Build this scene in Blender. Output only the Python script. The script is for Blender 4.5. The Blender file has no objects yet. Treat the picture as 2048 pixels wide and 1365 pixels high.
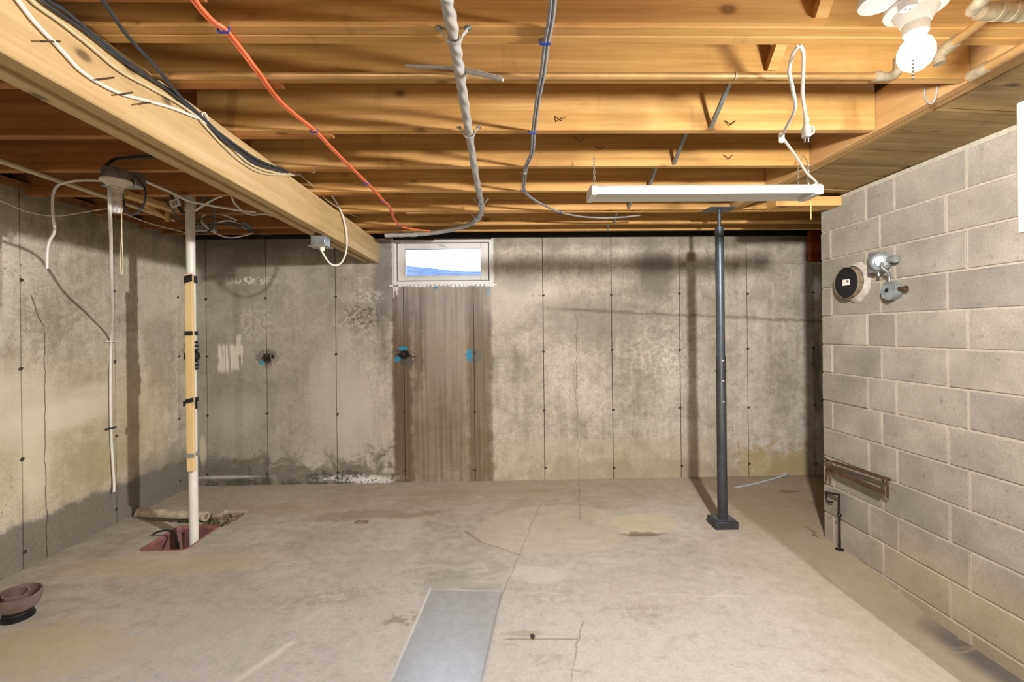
import bpy, bmesh, math, random
import numpy as np
from mathutils import Vector, Matrix
random.seed(7)
R = math.radians
S = bpy.context.scene
COL = S.collection

# ------------------------------------------------------------------ camera
F, YAW, ROLL, CY, CAMZ = 883.0, .0213, .0113, 665.0, 1.525
cd = bpy.data.cameras.new('camera')
cam = bpy.data.objects.new('camera', cd); COL.objects.link(cam)
cd.sensor_width = 36; cd.lens = 36 * F / 2048
cd.shift_y = -(682.5 - CY) / 2048
cd.clip_start = .02
cam.matrix_world = (Matrix.Translation((0, 0, CAMZ)) @ Matrix.Rotation(-YAW, 4, 'Z')
                    @ Matrix.Rotation(R(90), 4, 'X') @ Matrix.Rotation(-ROLL, 4, 'Z'))
S.camera = cam

# ------------------------------------------------------------------ view, sky, lamps
vs = S.view_settings
vs.view_transform = 'Standard'; vs.look = 'None'; vs.exposure = -.12; vs.gamma = 1
vs.use_curve_mapping = False
BULB_W = 150.0          # the lit bulb in view
FILL_W = 24.0         # the fill bulbs added out of view behind the camera
BULB_COL = (1.0, .97, .935)
SKY = 9.0
w = bpy.data.worlds.new('sky'); S.world = w; w.use_nodes = True
wt = w.node_tree; wt.nodes.clear()
wo = wt.nodes.new('ShaderNodeOutputWorld'); wb = wt.nodes.new('ShaderNodeBackground')
wtc = wt.nodes.new('ShaderNodeTexCoord'); wmp = wt.nodes.new('ShaderNodeMapping')
wmp.inputs['Scale'].default_value = (3, 3, 12)
wn = wt.nodes.new('ShaderNodeTexNoise'); wn.inputs['Scale'].default_value = 2.6; wn.inputs['Detail'].default_value = 6
wr = wt.nodes.new('ShaderNodeValToRGB')
wr.color_ramp.elements[0].position = .50; wr.color_ramp.elements[0].color = (.62, .80, 1.05, 1)
wr.color_ramp.elements[1].position = .66; wr.color_ramp.elements[1].color = (.95, 1.0, 1.08, 1)
wt.links.new(wtc.outputs['Generated'], wmp.inputs[0]); wt.links.new(wmp.outputs[0], wn.inputs['Vector'])
wt.links.new(wn.outputs[0], wr.inputs[0]); wt.links.new(wr.outputs[0], wb.inputs[0])
wb.inputs[1].default_value = SKY
wt.links.new(wb.outputs[0], wo.inputs[0])

def bulb_light(name, loc, power, rad, parent=None):
    ld = bpy.data.lights.new(name, 'POINT'); ld.energy = power; ld.color = BULB_COL
    ld.shadow_soft_size = rad; ld.use_nodes = True
    nt = ld.node_tree; em = nt.nodes['Emission']
    fo = nt.nodes.new('ShaderNodeLightFalloff'); fo.inputs['Strength'].default_value = 1.0
    fo.inputs['Smooth'].default_value = .55
    nt.links.new(fo.outputs['Linear'], em.inputs['Strength'])
    lo = bpy.data.objects.new(name, ld); COL.objects.link(lo); lo.location = loc
    return lo

# ------------------------------------------------------------------ picture point -> point on a plane of the room
def P(px, py, X=None, Y=None, Z=None):
    u2, v2 = px - 1024, py - CY
    cr, sr = math.cos(ROLL), math.sin(ROLL)
    u = u2 * cr - v2 * sr; v = u2 * sr + v2 * cr
    c, s = math.cos(YAW), math.sin(YAW)
    xc, z = u / F, -v / F
    r = Vector((xc * c + s, -xc * s + c, z))
    if X is not None: t = X / r.x
    elif Y is not None: t = Y / r.y
    else: t = (Z - CAMZ) / r.z
    return Vector((r.x * t, r.y * t, r.z * t + CAMZ))

# ------------------------------------------------------------------ room numbers
XL, XR, YB, YE = -3.166, 2.345, 4.54, 3.193
YR, XF = -2.4, 4.3
ZJ = 2.475                   # underside of joists
ZT = ZJ + .26                # top of joists
ZW = 2.50                    # top of the poured walls
BLK = .2032

# ------------------------------------------------------------------ materials
def lin(c):
    if isinstance(c, str):
        c = tuple(int(c[i:i + 2], 16) / 255 for i in (0, 2, 4))
    return tuple(((x / 12.92) if x <= .04045 else ((x + .055) / 1.055) ** 2.4) for x in c) + (1,)

class N:
    """small helper around a node tree"""
    def __init__(s, name, rough=.8, metal=0.0, spec=.3):
        s.m = bpy.data.materials.new(name); s.m.use_nodes = True
        s.t = s.m.node_tree; s.b = s.t.nodes['Principled BSDF']
        s.b.inputs['Roughness'].default_value = rough
        s.b.inputs['Metallic'].default_value = metal
        s.b.inputs['Specular IOR Level'].default_value = spec
    def n(s, kind, **kw):
        x = s.t.nodes.new('ShaderNode' + kind)
        for k, v in kw.items(): setattr(x, k, v)
        return x
    def put(s, sock, v):
        if v is None: return
        if isinstance(v, bpy.types.NodeSocket): s.t.links.new(v, sock)
        else:
            if isinstance(v, (tuple, list)) and len(v) == 4 and sock.type == 'VECTOR': v = v[:3]
            sock.default_value = v
    def math(s, op, a, b=None, c=None, clamp=False):
        x = s.n('Math', operation=op, use_clamp=clamp)
        s.put(x.inputs[0], a); s.put(x.inputs[1], b)
        if c is not None: s.put(x.inputs[2], c)
        return x.outputs[0]
    def vmath(s, op, a, b=None):
        x = s.n('VectorMath', operation=op); s.put(x.inputs[0], a); s.put(x.inputs[1], b)
        return x.outputs[0]
    def mix(s, f, a, b, blend='MIX'):
        x = s.n('Mix', data_type='RGBA', blend_type=blend)
        s.put(x.inputs[0], f); s.put(x.inputs[6], a); s.put(x.inputs[7], b)
        return x.outputs[2]
    def smooth(s, v, lo, hi, a=0., b=1.):
        x = s.n('MapRange', interpolation_type='SMOOTHSTEP')
        s.put(x.inputs[0], v)
        x.inputs[1].default_value = lo; x.inputs[2].default_value = hi
        x.inputs[3].default_value = a; x.inputs[4].default_value = b
        return x.outputs[0]
    def noise(s, vec, scale, detail=4, rough=.55, dist=0., color=False):
        x = s.n('TexNoise'); s.put(x.inputs['Vector'], vec)
        x.inputs['Scale'].default_value = scale; x.inputs['Detail'].default_value = detail
        x.inputs['Roughness'].default_value = rough; x.inputs['Distortion'].default_value = dist
        return x.outputs[1 if color else 0]
    def voro(s, vec, scale, feature='F1', rnd=1.):
        x = s.n('TexVoronoi', feature=feature); s.put(x.inputs['Vector'], vec)
        x.inputs['Scale'].default_value = scale; x.inputs['Randomness'].default_value = rnd
        return x.outputs['Distance']
    def ramp(s, f, *stops):
        x = s.n('ValToRGB'); cr = x.color_ramp
        while len(cr.elements) < len(stops): cr.elements.new(.5)
        for e, (p, c) in zip(cr.elements, stops):
            e.position = p; e.color = lin(c) if isinstance(c, str) else c
        s.put(x.inputs[0], f); return x.outputs[0]
    def mapv(s, vec, scale=(1, 1, 1), loc=(0, 0, 0), rot=(0, 0, 0)):
        x = s.n('Mapping'); s.put(x.inputs[0], vec)
        x.inputs['Scale'].default_value = scale; x.inputs['Location'].default_value = loc
        x.inputs['Rotation'].default_value = rot
        return x.outputs[0]
    def pos(s): return s.n('NewGeometry').outputs['Position']
    def obj(s): return s.n('TexCoord').outputs['Object']
    def rnd(s): return s.n('ObjectInfo').outputs['Random']
    def sep(s, v):
        x = s.n('SeparateXYZ'); s.put(x.inputs[0], v); return x.outputs
    def comb(s, a, b, c=0.):
        x = s.n('CombineXYZ'); s.put(x.inputs[0], a); s.put(x.inputs[1], b); s.put(x.inputs[2], c); return x.outputs[0]
    def bump(s, h, strength=.3, dist=.01):
        x = s.n('Bump'); s.put(x.inputs['Height'], h)
        x.inputs['Strength'].default_value = strength; x.inputs['Distance'].default_value = dist
        s.t.links.new(x.outputs[0], s.b.inputs['Normal'])
    def col(s, c): s.put(s.b.inputs['Base Color'], c if not isinstance(c, str) else lin(c))
    # shapes on a flat surface given two coordinates
    def ell(s, a, b, ca, cb, ra, rb, soft=.3, rot=0., wob=None):
        da = s.math('SUBTRACT', a, ca); db = s.math('SUBTRACT', b, cb)
        if rot:
            c, q = math.cos(rot), math.sin(rot)
            da, db = (s.math('ADD', s.math('MULTIPLY', da, c), s.math('MULTIPLY', db, q)),
                      s.math('SUBTRACT', s.math('MULTIPLY', db, c), s.math('MULTIPLY', da, q)))
        da = s.math('DIVIDE', da, ra); db = s.math('DIVIDE', db, rb)
        d = s.math('SQRT', s.math('ADD', s.math('MULTIPLY', da, da), s.math('MULTIPLY', db, db)))
        if wob is not None: d = s.math('ADD', d, wob)
        return s.smooth(d, 1 - soft, 1 + soft, 1, 0)
    def rect(s, a, b, a0, a1, b0, b1, soft=.03, soft2=None, wob=None):
        soft2 = soft2 or soft
        da = s.math('SUBTRACT', s.math('ABSOLUTE', s.math('SUBTRACT', a, (a0 + a1) / 2)), (a1 - a0) / 2)
        db = s.math('SUBTRACT', s.math('ABSOLUTE', s.math('SUBTRACT', b, (b0 + b1) / 2)), (b1 - b0) / 2)
        if wob is not None: da = s.math('ADD', da, wob); db = s.math('ADD', db, wob)
        return s.math('MULTIPLY', s.smooth(da, -soft, soft, 1, 0), s.smooth(db, -soft2, soft2, 1, 0))

def plain(name, c, rough=.5, metal=0., spec=.4, var=.12, scale=30., bump=0.):
    k = N(name, rough, metal, spec)
    nz = k.noise(k.obj(), scale, 4)
    base = lin(c)
    dk = tuple(x * (1 - var) for x in base[:3]) + (1,); lt = tuple(min(1, x * (1 + var)) for x in base[:3]) + (1,)
    k.col(k.ramp(nz, (.3, dk), (.7, lt)))
    if bump: k.bump(nz, bump, .004)
    return k.m

def concrete_base(k, a, z, pos, c_dark, c_mid, c_light):
    """a: coordinate along the wall, z: height"""
    big = k.noise(pos, 1.3, 5, .6)
    mid = k.noise(pos, 6., 6, .65, .6)
    v2 = k.mapv(pos, (9, 9, .9))
    streak = k.noise(v2, 1.6, 4, .6)
    f = k.math('ADD', k.math('MULTIPLY', big, .5), k.math('ADD', k.math('MULTIPLY', mid, .3), k.math('MULTIPLY', streak, .2)))
    c = k.ramp(f, (.36, c_dark), (.5, c_mid), (.64, c_light))
    fine = k.noise(pos, 55, 3, .7)
    c = k.mix(.45, c, k.ramp(fine, (.3, (.55, .54, .52, 1)), (.7, (1.15, 1.14, 1.1, 1))), 'MULTIPLY')
    grit = k.noise(pos, 17, 6, .78)
    c = k.mix(.55, c, k.ramp(grit, (.32, (.62, .61, .58, 1)), (.5, (1., 1., 1., 1)), (.68, (1.18, 1.17, 1.15, 1))), 'MULTIPLY')
    scr = k.noise(k.mapv(pos, (40, 40, 11), rot=(.5, .2, .9)), 1., 5, .7, 2.5)
    c = k.mix(k.math('MULTIPLY', k.smooth(scr, .63, .70), .45), c, lin('4e473c'))
    # pores and small scars
    vp = k.voro(k.vmath('ADD', pos, k.vmath('MULTIPLY', k.noise(pos, 9, 2, color=True), (.06, .06, .06))), 34.)
    gate = k.smooth(k.noise(pos, 2.6, 3), .52, .66)
    pore = k.math('MULTIPLY', k.smooth(vp, .10, .22, 1, 0), gate)
    c = k.mix(k.math('MULTIPLY', pore, .65), c, lin('4c453b'))
    # dark scratches and smears
    sm = k.noise(k.mapv(pos, (14, 14, 5), rot=(.3, .5, .2)), 1.5, 7, .75, 1.5)
    c = k.mix(k.math('MULTIPLY', k.smooth(sm, .60, .70), .4), c, lin('5e564a'))
    c = k.mix(k.math('MULTIPLY', k.smooth(sm, .37, .30), .35), c, lin('d6cdbb'))
    h = k.math('ADD', k.math('MULTIPLY', fine, .5), k.math('MULTIPLY', grit, .8))
    return c, h, big, mid, streak, fine

def mat_wall_back():
    k = N('poured_concrete_back', .88, 0, .2)
    pos = k.pos(); x, y, z = k.sep(pos)
    c, h, big, mid, streak, fine = concrete_base(k, x, z, pos, '87806f', 'aea697', 'c8c0b1')
    wob = k.math('MULTIPLY', k.math('SUBTRACT', mid, .5), .9)
    wobs = k.math('MULTIPLY', k.math('SUBTRACT', mid, .5), .16)
    def at(px, py): q = P(px, py, Y=YB); return q.x, q.z
    def el(px, py, rx, rz, col, amt, soft=.4, rot=0., w=wob, speck=None):
        nonlocal c
        a, b = at(px, py)
        m = k.ell(x, z, a, b, rx / 194.5, rz / 194.5, soft, rot, w)
        if speck is not None: m = k.math('MULTIPLY', m, speck)
        c = k.mix(k.math('MULTIPLY', m, amt), c, lin(col))
    def rc(x0, y0, x1, y1, col, amt, soft=.02, soft2=None, w=None, blend='MIX', speck=None):
        nonlocal c
        a0, b1 = at(x0, y0); a1, b0 = at(x1, y1)
        m = k.rect(x, z, a0, a1, b0, b1, soft, soft2, w)
        if speck is not None: m = k.math('MULTIPLY', m, speck)
        c = k.mix(k.math('MULTIPLY', m, amt), c, lin(col), blend)
    wobf = k.math('MULTIPLY', k.math('SUBTRACT', k.noise(pos, 38., 4, .6), .5), 2.2)
    vst = k.smooth(k.noise(k.mapv(pos, (26, 26, .7)), 1., 4, .6), .38, .62)
    spk = k.smooth(k.noise(pos, 24, 5, .7), .46, .56)
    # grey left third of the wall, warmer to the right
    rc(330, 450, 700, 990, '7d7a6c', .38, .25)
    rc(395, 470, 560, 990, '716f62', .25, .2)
    # damp brown run-off strip below the window
    rc(784, 572, 987, 985, '8e7f68', .62, .012, .05)
    rc(785, 600, 826, 985, '5d4c38', .75, .03, .12, wobs)
    rc(828, 602, 846, 790, '5f4d3b', .62, .025, .2, wobs)
    rc(852, 575, 932, 760, 'b3ac9f', .55, .04, .2, wobs, speck=vst)
    rc(934, 600, 986, 985, '665640', .62, .03, .15, wobs)
    rc(790, 560, 985, 650, '98979a', .45, .03, .25)
    rc(790, 840, 985, 960, '6f6142', .4, .1, .2, wob)
    # vertical streaks everywhere below
    rc(784, 570, 987, 985, '4f4232', .4, .02, .1, speck=vst)
    # edges of the strip
    rc(781, 570, 786, 985, 'c4baa4', .6, .01, .05)
    rc(986, 570, 990, 985, 'c8bfab', .5, .01, .05)
    # mould and scaling
    el(727, 632, 42, 26, '4f473d', .75, .5, speck=spk)
    el(765, 590, 24, 60, '6d6a66', .65, .5)
    el(772, 520, 18, 45, '6f6c6a', .6, .5)
    el(735, 592, 28, 14, 'c9c3bb', .6, .5, 0., wob, spk)
    el(512, 645, 38, 36, 'b5aba3', .6, .5, speck=spk)
    el(500, 562, 46, 7, 'd3cec4', .8, .5, 0., wobf, spk)
    el(680, 800, 60, 90, 'beb4ac', .5, .6)
    el(720, 850, 40, 70, 'c3bab2', .4, .6)
    el(468, 830, 50, 40, 'aaa79a', .45, .6)
    # white scrape marks
    rc(434, 692, 482, 742, 'cfc8b6', .9, .02, .03, wobs, speck=k.smooth(vst, .15, .5))
    rc(474, 674, 481, 706, 'cfc8b6', .9, .01, .02, wobs)
    # patched form-tie holes
    for px, py, rx, ry, col, am in [(533, 716, 19, 16, '6d675d', .9), (535, 716, 10, 9, '241d17', 1.),
                                    (809, 713, 18, 17, '4f4a42', .9), (809, 711, 12, 10, '1d1915', 1.), (818, 724, 9, 9, '5c564d', .9),
                                    (947, 712, 15, 13, '67625a', .95)]:
        el(px, py, rx, ry, col, am, .2, 0., wobf)
    for px, py, rx, ry in [(938, 710, 6, 11), (795, 719, 6, 5), (806, 697, 8, 4), (524, 726, 4, 4), (871, 574, 4, 5), (976, 580, 3, 11), (812, 697, 4, 3)]:
        el(px, py, rx, ry, '2b86a8', .9, .35, 0., wobf)
    # grey blotches right of the window
    el(1308, 545, 38, 62, '6f6a5f', .8, .4)
    el(1180, 640, 130, 42, '847d70', .55, .6)
    el(1290, 690, 110, 80, '7d7567', .45, .6, speck=spk)
    el(1010, 600, 40, 40, 'c4bcab', .5, .5)
    el(1060, 585, 55, 18, 'cdc5b5', .6, .5)
    el(1040, 560, 34, 34, '8b867b', .5, .5)
    # cold joint
    a, b = at(1130, 620)
    zl = k.math('ADD', z, k.math('MULTIPLY', k.math('SUBTRACT', x, a), .055))
    zl = k.math('ADD', zl, k.math('MULTIPLY', k.math('SUBTRACT', mid, .5), .08))
    line = k.math('MULTIPLY', k.smooth(k.math('ABSOLUTE', k.math('SUBTRACT', zl, b)), .0, .03, 1, 0), k.smooth(x, .3, .8))
    c = k.mix(k.math('MULTIPLY', line, .55), c, lin('5b5040'))
    # cracks
    cx = k.math('ADD', x, k.math('MULTIPLY', k.math('SUBTRACT', k.noise(k.comb(0., 0., z), 4., 4), .5), .16))
    cr = k.math('MULTIPLY', k.smooth(k.math('ABSOLUTE', k.math('SUBTRACT', cx, .76)), .001, .006, 1, 0), k.smooth(z, 1.75, 1.6))
    c = k.mix(k.math('MULTIPLY', cr, .6), c, lin('4a4236'))
    # lower pour, tan foot of the wall and damp foot on the left
    rc(990, 882, 1420, 1000, 'aa9a7c', .45, .05, .03)
    rc(1050, 925, 1700, 1000, '8f8269', .5, .15, .10, wob)
    rc(1480, 895, 1620, 960, '9c8450', .6, .18, .12, wob)
    rc(1420, 560, 1440, 980, '857b69', .3, .1, .2)
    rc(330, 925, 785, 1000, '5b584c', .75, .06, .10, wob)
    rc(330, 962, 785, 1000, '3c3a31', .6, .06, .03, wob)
    el(710, 957, 72, 6, 'd8d5cd', .85, .6, speck=spk)
    el(745, 962, 38, 9, 'e0ddd6', .85, .5, speck=k.smooth(fine, .40, .5))
    el(450, 955, 60, 3, 'bdb9ac', .7, .5)
    el(406, 900, 6, 26, 'c2b79d', .8, .4)
    el(1620, 500, 40, 30, '8c877c', .4, .5)
    el(1633, 578, 9, 22, 'd8d8d6', .9, .3)
    el(1634, 720, 9, 45, '5d584e', .7, .4)
    el(1636, 800, 9, 30, '6b6558', .6, .4)
    # shade below the joists, painted along the upper edge
    rc(380, 465, 1660, 492, '6b665b', .5, .06, .05, wobs)
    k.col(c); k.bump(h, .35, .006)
    return k.m

def mat_wall_left():
    k = N('poured_concrete_left', .88, 0, .2)
    pos = k.pos(); x, y, z = k.sep(pos)
    c, h, big, mid, streak, fine = concrete_base(k, y, z, pos, '8f8774', 'b3ab97', 'ccc4b1')
    wob = k.math('MULTIPLY', k.math('SUBTRACT', mid, .5), .9)
    wobs = k.math('MULTIPLY', k.math('SUBTRACT', mid, .5), .12)
    spk = k.smooth(k.noise(pos, 22, 5, .7), .46, .56)
    def at(px, py): q = P(px, py, X=XL); return q.y, q.z
    def el(px, py, ry, rz, col, amt, soft=.4, w=wob, speck=None):
        nonlocal c
        a, b = at(px, py)
        m = k.ell(y, z, a, b, ry, rz, soft, 0, w)
        if speck is not None: m = k.math('MULTIPLY', m, speck)
        c = k.mix(k.math('MULTIPLY', m, amt), c, lin(col))
    # warmer, blotched middle
    m = k.rect(y, z, 1.5, 4.2, .35, 1.25, .1, .25, wobs)
    c = k.mix(k.math('MULTIPLY', m, .35), c, lin('c0ad84'))
    el(30, 820, .3, .25, 'd7cfba', .5); el(130, 830, .35, .1, 'd3cab4', .7)
    el(70, 930, .1, .25, 'd6ccb4', .6); el(180, 790, .22, .08, 'cfc6b0', .5)
    el(110, 640, .28, .22, '877d68', .55, speck=spk); el(190, 930, .3, .2, '9b8b66', .45)
    el(320, 700, .2, .3, '857c6b', .45); el(310, 600, .2, .2, 'bdb4a0', .4)
    # damp grey foot
    top = k.math('ADD', z, k.math('MULTIPLY', k.math('SUBTRACT', mid, .5), .14))
    foot = k.smooth(top, .28, .335, 1, 0)
    c = k.mix(k.math('MULTIPLY', foot, .85), c, k.mix(fine, lin('4f4c42'), lin('7a766a')))
    foot2 = k.math('MULTIPLY', k.smooth(k.math('ADD', top, k.math('MULTIPLY', k.math('SUBTRACT', big, .5), .6)), .30, .52, 1, 0), k.smooth(y, 3.6, 4.1))
    c = k.mix(k.math('MULTIPLY', foot2, .55), c, lin('6a675b'))
    # cracks
    zz = k.comb(0., 0., z)
    cy_ = k.math('ADD', y, k.math('MULTIPLY', k.math('SUBTRACT', k.noise(zz, 5., 4), .5), .07))
    a, b = at(88, 655)
    cr = k.math('MULTIPLY', k.smooth(k.math('ABSOLUTE', k.math('SUBTRACT', cy_, a)), .001, .006, 1, 0), k.smooth(z, b, b - .05))
    c = k.mix(k.math('MULTIPLY', cr, .8), c, lin('463d2f'))
    a1, b1 = at(62, 590)
    lin_ = k.math('ADD', a1, k.math('MULTIPLY', k.math('SUBTRACT', b1, z), (a - a1) / max(.01, b1 - b)))
    cr = k.math('MULTIPLY', k.smooth(k.math('ABSOLUTE', k.math('SUBTRACT', cy_, lin_)), .001, .008, 1, 0), k.smooth(z, b - .02, b + .02))
    cr = k.math('MULTIPLY', cr, k.smooth(z, b1 + .02, b1 - .02))
    c = k.mix(k.math('MULTIPLY', cr, .8), c, lin('463d2f'))
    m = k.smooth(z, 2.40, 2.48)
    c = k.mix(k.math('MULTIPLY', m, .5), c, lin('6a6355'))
    k.col(c); k.bump(h, .35, .006)
    return k.m

def mat_floor():
    k = N('slab_floor', .72, 0, .3)
    pos = k.pos(); x, y, z = k.sep(pos)
    big = k.noise(pos, .9, 5, .6, .8)
    mid = k.noise(k.mapv(pos, (3.4, 6.5, 5), rot=(0, 0, .5)), 1., 6, .62, 1.2)
    fine = k.noise(pos, 60, 3, .7)
    swirl = k.noise(pos, 2.2, 3, .5, 4.5)
    f = k.math('ADD', k.math('MULTIPLY', big, .45), k.math('ADD', k.math('MULTIPLY', mid, .35), k.math('MULTIPLY', swirl, .2)))
    c = k.ramp(f, (.36, '938b7c'), (.48, 'a9a193'), (.60, 'bab3a8'))
    # the trowelled middle of the floor is greyer and paler than the edges
    wob = k.math('MULTIPLY', k.math('SUBTRACT', mid, .5), 1.1)
    wobm = k.math('MULTIPLY', k.math('SUBTRACT', k.noise(pos, 11., 5, .65), .5), 1.9)
    wobs = k.math('MULTIPLY', k.math('SUBTRACT', mid, .5), .10)
    spk = k.smooth(k.noise(pos, 18, 5, .7), .44, .58)
    m = k.ell(x, y, -.6, 1.45, 2.2, 1.3, .5, .2, wob)
    c = k.mix(k.math('MULTIPLY', m, .75), c, lin('b9b5b0'))
    m = k.ell(x, y, .6, 1.3, 1.2, .8, .5, .0, wob)
    c = k.mix(k.math('MULTIPLY', m, .45), c, lin('bcb6ab'))
    grit = k.noise(pos, 14, 6, .75)
    c = k.mix(.5, c, k.ramp(grit, (.32, (.70, .69, .66, 1)), (.5, (1., 1., 1., 1)), (.68, (1.13, 1.13, 1.12, 1))), 'MULTIPLY')
    c = k.mix(.35, c, k.ramp(fine, (.3, (.62, .6, .58, 1)), (.7, (1.15, 1.14, 1.12, 1))), 'MULTIPLY')
    def el(px, py, rx, ry, col, amt, soft=.3, rot=0., w=None, speck=None):
        nonlocal c
        w = wobm if w is None else w
        q = P(px, py, Z=0)
        m = k.ell(x, y, q.x, q.y, rx, ry, soft, rot, w)
        if speck is not None: m = k.math('MULTIPLY', m, speck)
        c = k.mix(k.math('MULTIPLY', m, amt), c, lin(col))
        return m
    mot = k.math('MULTIPLY', k.smooth(k.noise(k.mapv(pos, (4.5, 9, 5), rot=(0, 0, .55)), 1.1, 7, .7, .8), .53, .68), k.smooth(k.noise(pos, 1.4, 3), .42, .6))
    c = k.mix(k.math('MULTIPLY', mot, .5), c, lin('87806f'))
    # brown dust towards the walls
    m = k.math('MAXIMUM', k.smooth(y, 3.3, 4.3), k.smooth(x, 1.2, 2.0))
    c = k.mix(k.math('MULTIPLY', m, .40), c, lin('a08f72'))
    # feathered patches
    el(1110, 1055, .62, .42, 'c0b49c', .4, .06, .1, k.math('MULTIPLY', wobm, .12))
    e1 = el(1110, 1055, .66, .46, '8f8266', .0, .03, .1, wobs)
    el(1290, 1045, .26, .17, 'c0b091', .55, .06, 0, wobs)
    el(1073, 1150, .17, .1, 'c9c2b4', .4, .08, -.25, k.math('MULTIPLY', wobm, .2))
    el(1285, 1068, .17, .035, '6e604a', .85, .35)
    el(1578, 983, .10, .035, '5d4f3b', .8, .4)
    el(720, 1030, .42, .10, '8a7a61', .6, .4, .15); el(830, 1030, .22, .06, '857559', .6, .4, .2)
    el(560, 1020, .6, .12, '9c8b70', .5, .5); el(950, 985, .9, .08, '9c8c71', .5, .5)
    el(1530, 1040, .35, .25, '95835f', .4, .5)
    el(520, 1215, .45, .12, 'a49a8a', .55, .5, .5, speck=spk); el(660, 1195, .28, .09, '97907f', .7, .5, .3, speck=spk)
    el(800, 1240, .1, .06, '817b6e', .8, .4, .5, None, spk); el(1110, 1190, .20, .09, '9c9382', .65, .5, speck=spk)
    el(1290, 1180, .35, .18, 'a79d8a', .6, .5, speck=spk); el(1280, 1225, .16, .08, '968c79', .6, .5, speck=spk)
    el(900, 1150, .14, .08, '938f83', .7, .4, .3, speck=spk); el(300, 1290, .5, .1, 'b0a795', .5, .5, .5)
    el(60, 1300, .4, .2, 'b7a375', .5, .5); el(330, 1130, .7, .15, 'b8a683', .5, .5)
    el(1040, 1268, .10, .02, '978b77', .6, .3)
    el(1065, 1274, .012, .022, '2a2520', .95, .3, 0, wobs)
    # dusty pale trowel strip
    q0 = P(590, 1290, Z=0)
    # damp, sealed slab strip that still shines
    a0, a1 = P(778, 1365, Z=0), P(862, 1180, Z=0)
    b0, b1 = P(962, 1365, Z=0), P(1003, 1185, Z=0)
    sl0 = (a1.x - a0.x) / (a1.y - a0.y); sl1 = (b1.x - b0.x) / (b1.y - b0.y)
    dl = k.math('SUBTRACT', x, k.math('ADD', a0.x - sl0 * a0.y, k.math('MULTIPLY', y, sl0)))
    dr = k.math('SUBTRACT', k.math('ADD', b0.x - sl1 * b0.y, k.math('MULTIPLY', y, sl1)), x)
    dl = k.math('ADD', dl, k.math('MULTIPLY', wobs, .15)); dr = k.math('ADD', dr, k.math('MULTIPLY', wobs, .15))
    wet = k.math('MULTIPLY', k.math('MULTIPLY', k.smooth(dl, -.006, .006), k.smooth(dr, -.03, .02)), k.math('MULTIPLY', k.smooth(k.math('ADD', y, wobs), a1.y + .015, a1.y - .015), k.smooth(y, .8, .9)))
    c = k.mix(k.math('MULTIPLY', wet, .72), c, k.mix(k.math('MULTIPLY', spk, .5), lin('8d939b'), lin('a3a8af')))
    wet2 = k.rect(x, y, -.50, -.07, a1.y, a1.y + .22, .02, .08, wob)
    c = k.mix(k.math('MULTIPLY', wet2, .35), c, lin('878579'))
    # slab joints and hair cracks
    cn = k.math('SUBTRACT', k.noise(pos, 5., 3), .5)
    def crack(p0, p1, wd=.007, am=.6, col='6b5f4d', nz=.06):
        nonlocal c
        d = p1 - p0; L = math.hypot(d.x, d.y); ux, uy = d.x / L, d.y / L
        rx = k.math('SUBTRACT', x, p0.x); ry = k.math('SUBTRACT', y, p0.y)
        t = k.math('ADD', k.math('MULTIPLY', rx, ux), k.math('MULTIPLY', ry, uy))
        o = k.math('SUBTRACT', k.math('MULTIPLY', rx, uy), k.math('MULTIPLY', ry, ux))
        o = k.math('ADD', o, k.math('MULTIPLY', cn, nz))
        m = k.math('MULTIPLY', k.smooth(k.math('ABSOLUTE', o), 0., wd, 1, 0), k.math('MULTIPLY', k.smooth(t, -.02, .02), k.smooth(t, L + .02, L - .02)))
        c = k.mix(k.math('MULTIPLY', m, am), c, lin(col)); return m
    g = lambda a, b: P(a, b, Z=0)
    j1 = crack(g(1157, 958), g(1160, 1040)); j2 = crack(g(1080, 1010), g(1000, 1200), .006, .5)
    j3 = crack(g(1010, 1279), g(1157, 1279), .008, .7, '70634f', .01); j4 = crack(g(1157, 1279), g(1168, 1240), .006, .6)
    j5 = crack(g(1157, 1279), g(1143, 1365), .006, .5); j6 = crack(g(862, 1178), g(780, 1365), .01, .6, 'd6d6d4', .01)
    j7 = crack(g(1003, 1185), g(962, 1365), .01, .6, '6c6a66', .01); j8 = crack(g(862, 1180), g(1000, 1183), .01, .5, 'd0d0cc', .02)
    j9 = crack(g(1300, 1190), g(1500, 1195), .006, .5, 'd6cdb8'); j10 = crack(g(930, 1062), g(960, 1085), .02, .6, '7f6f52'); j11 = crack(g(960, 1085), g(1040, 1112), .014, .5, '7f6f52')
    j12 = crack(g(590, 1282), g(470, 1365), .035, .45, 'dcd5ca', .01)
    # the side channel is damp and dirty
    ch = k.smooth(x, 1.93, 2.0)
    c = k.mix(k.math('MULTIPLY', ch, .55), c, lin('78664b'))
    dm = k.math('MULTIPLY', k.smooth(x, 2.15, 2.28), k.smooth(y, 2.55, 2.2))
    dm = k.math('MULTIPLY', dm, k.smooth(mid, .3, .5))
    c = k.mix(k.math('MULTIPLY', dm, .85), c, lin('4a4843'))
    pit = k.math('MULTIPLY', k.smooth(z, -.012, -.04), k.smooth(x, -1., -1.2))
    c = k.mix(pit, c, k.ramp(k.noise(pos, 40., 5, .7), (.35, '2c251c'), (.5, '6a5c46'), (.68, 'a39274')))  # dark rubble tones; shade of the hole and groove put into the colour
    k.col(c)
    rough = k.mix(wet, (.74, .74, .74, 1), (.30, .30, .30, 1))
    k.put(k.b.inputs['Roughness'], k.sep(rough)[0])
    sp = k.math('ADD', .28, k.math('MULTIPLY', wet, .62)); k.put(k.b.inputs['Specular IOR Level'], sp)
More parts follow.
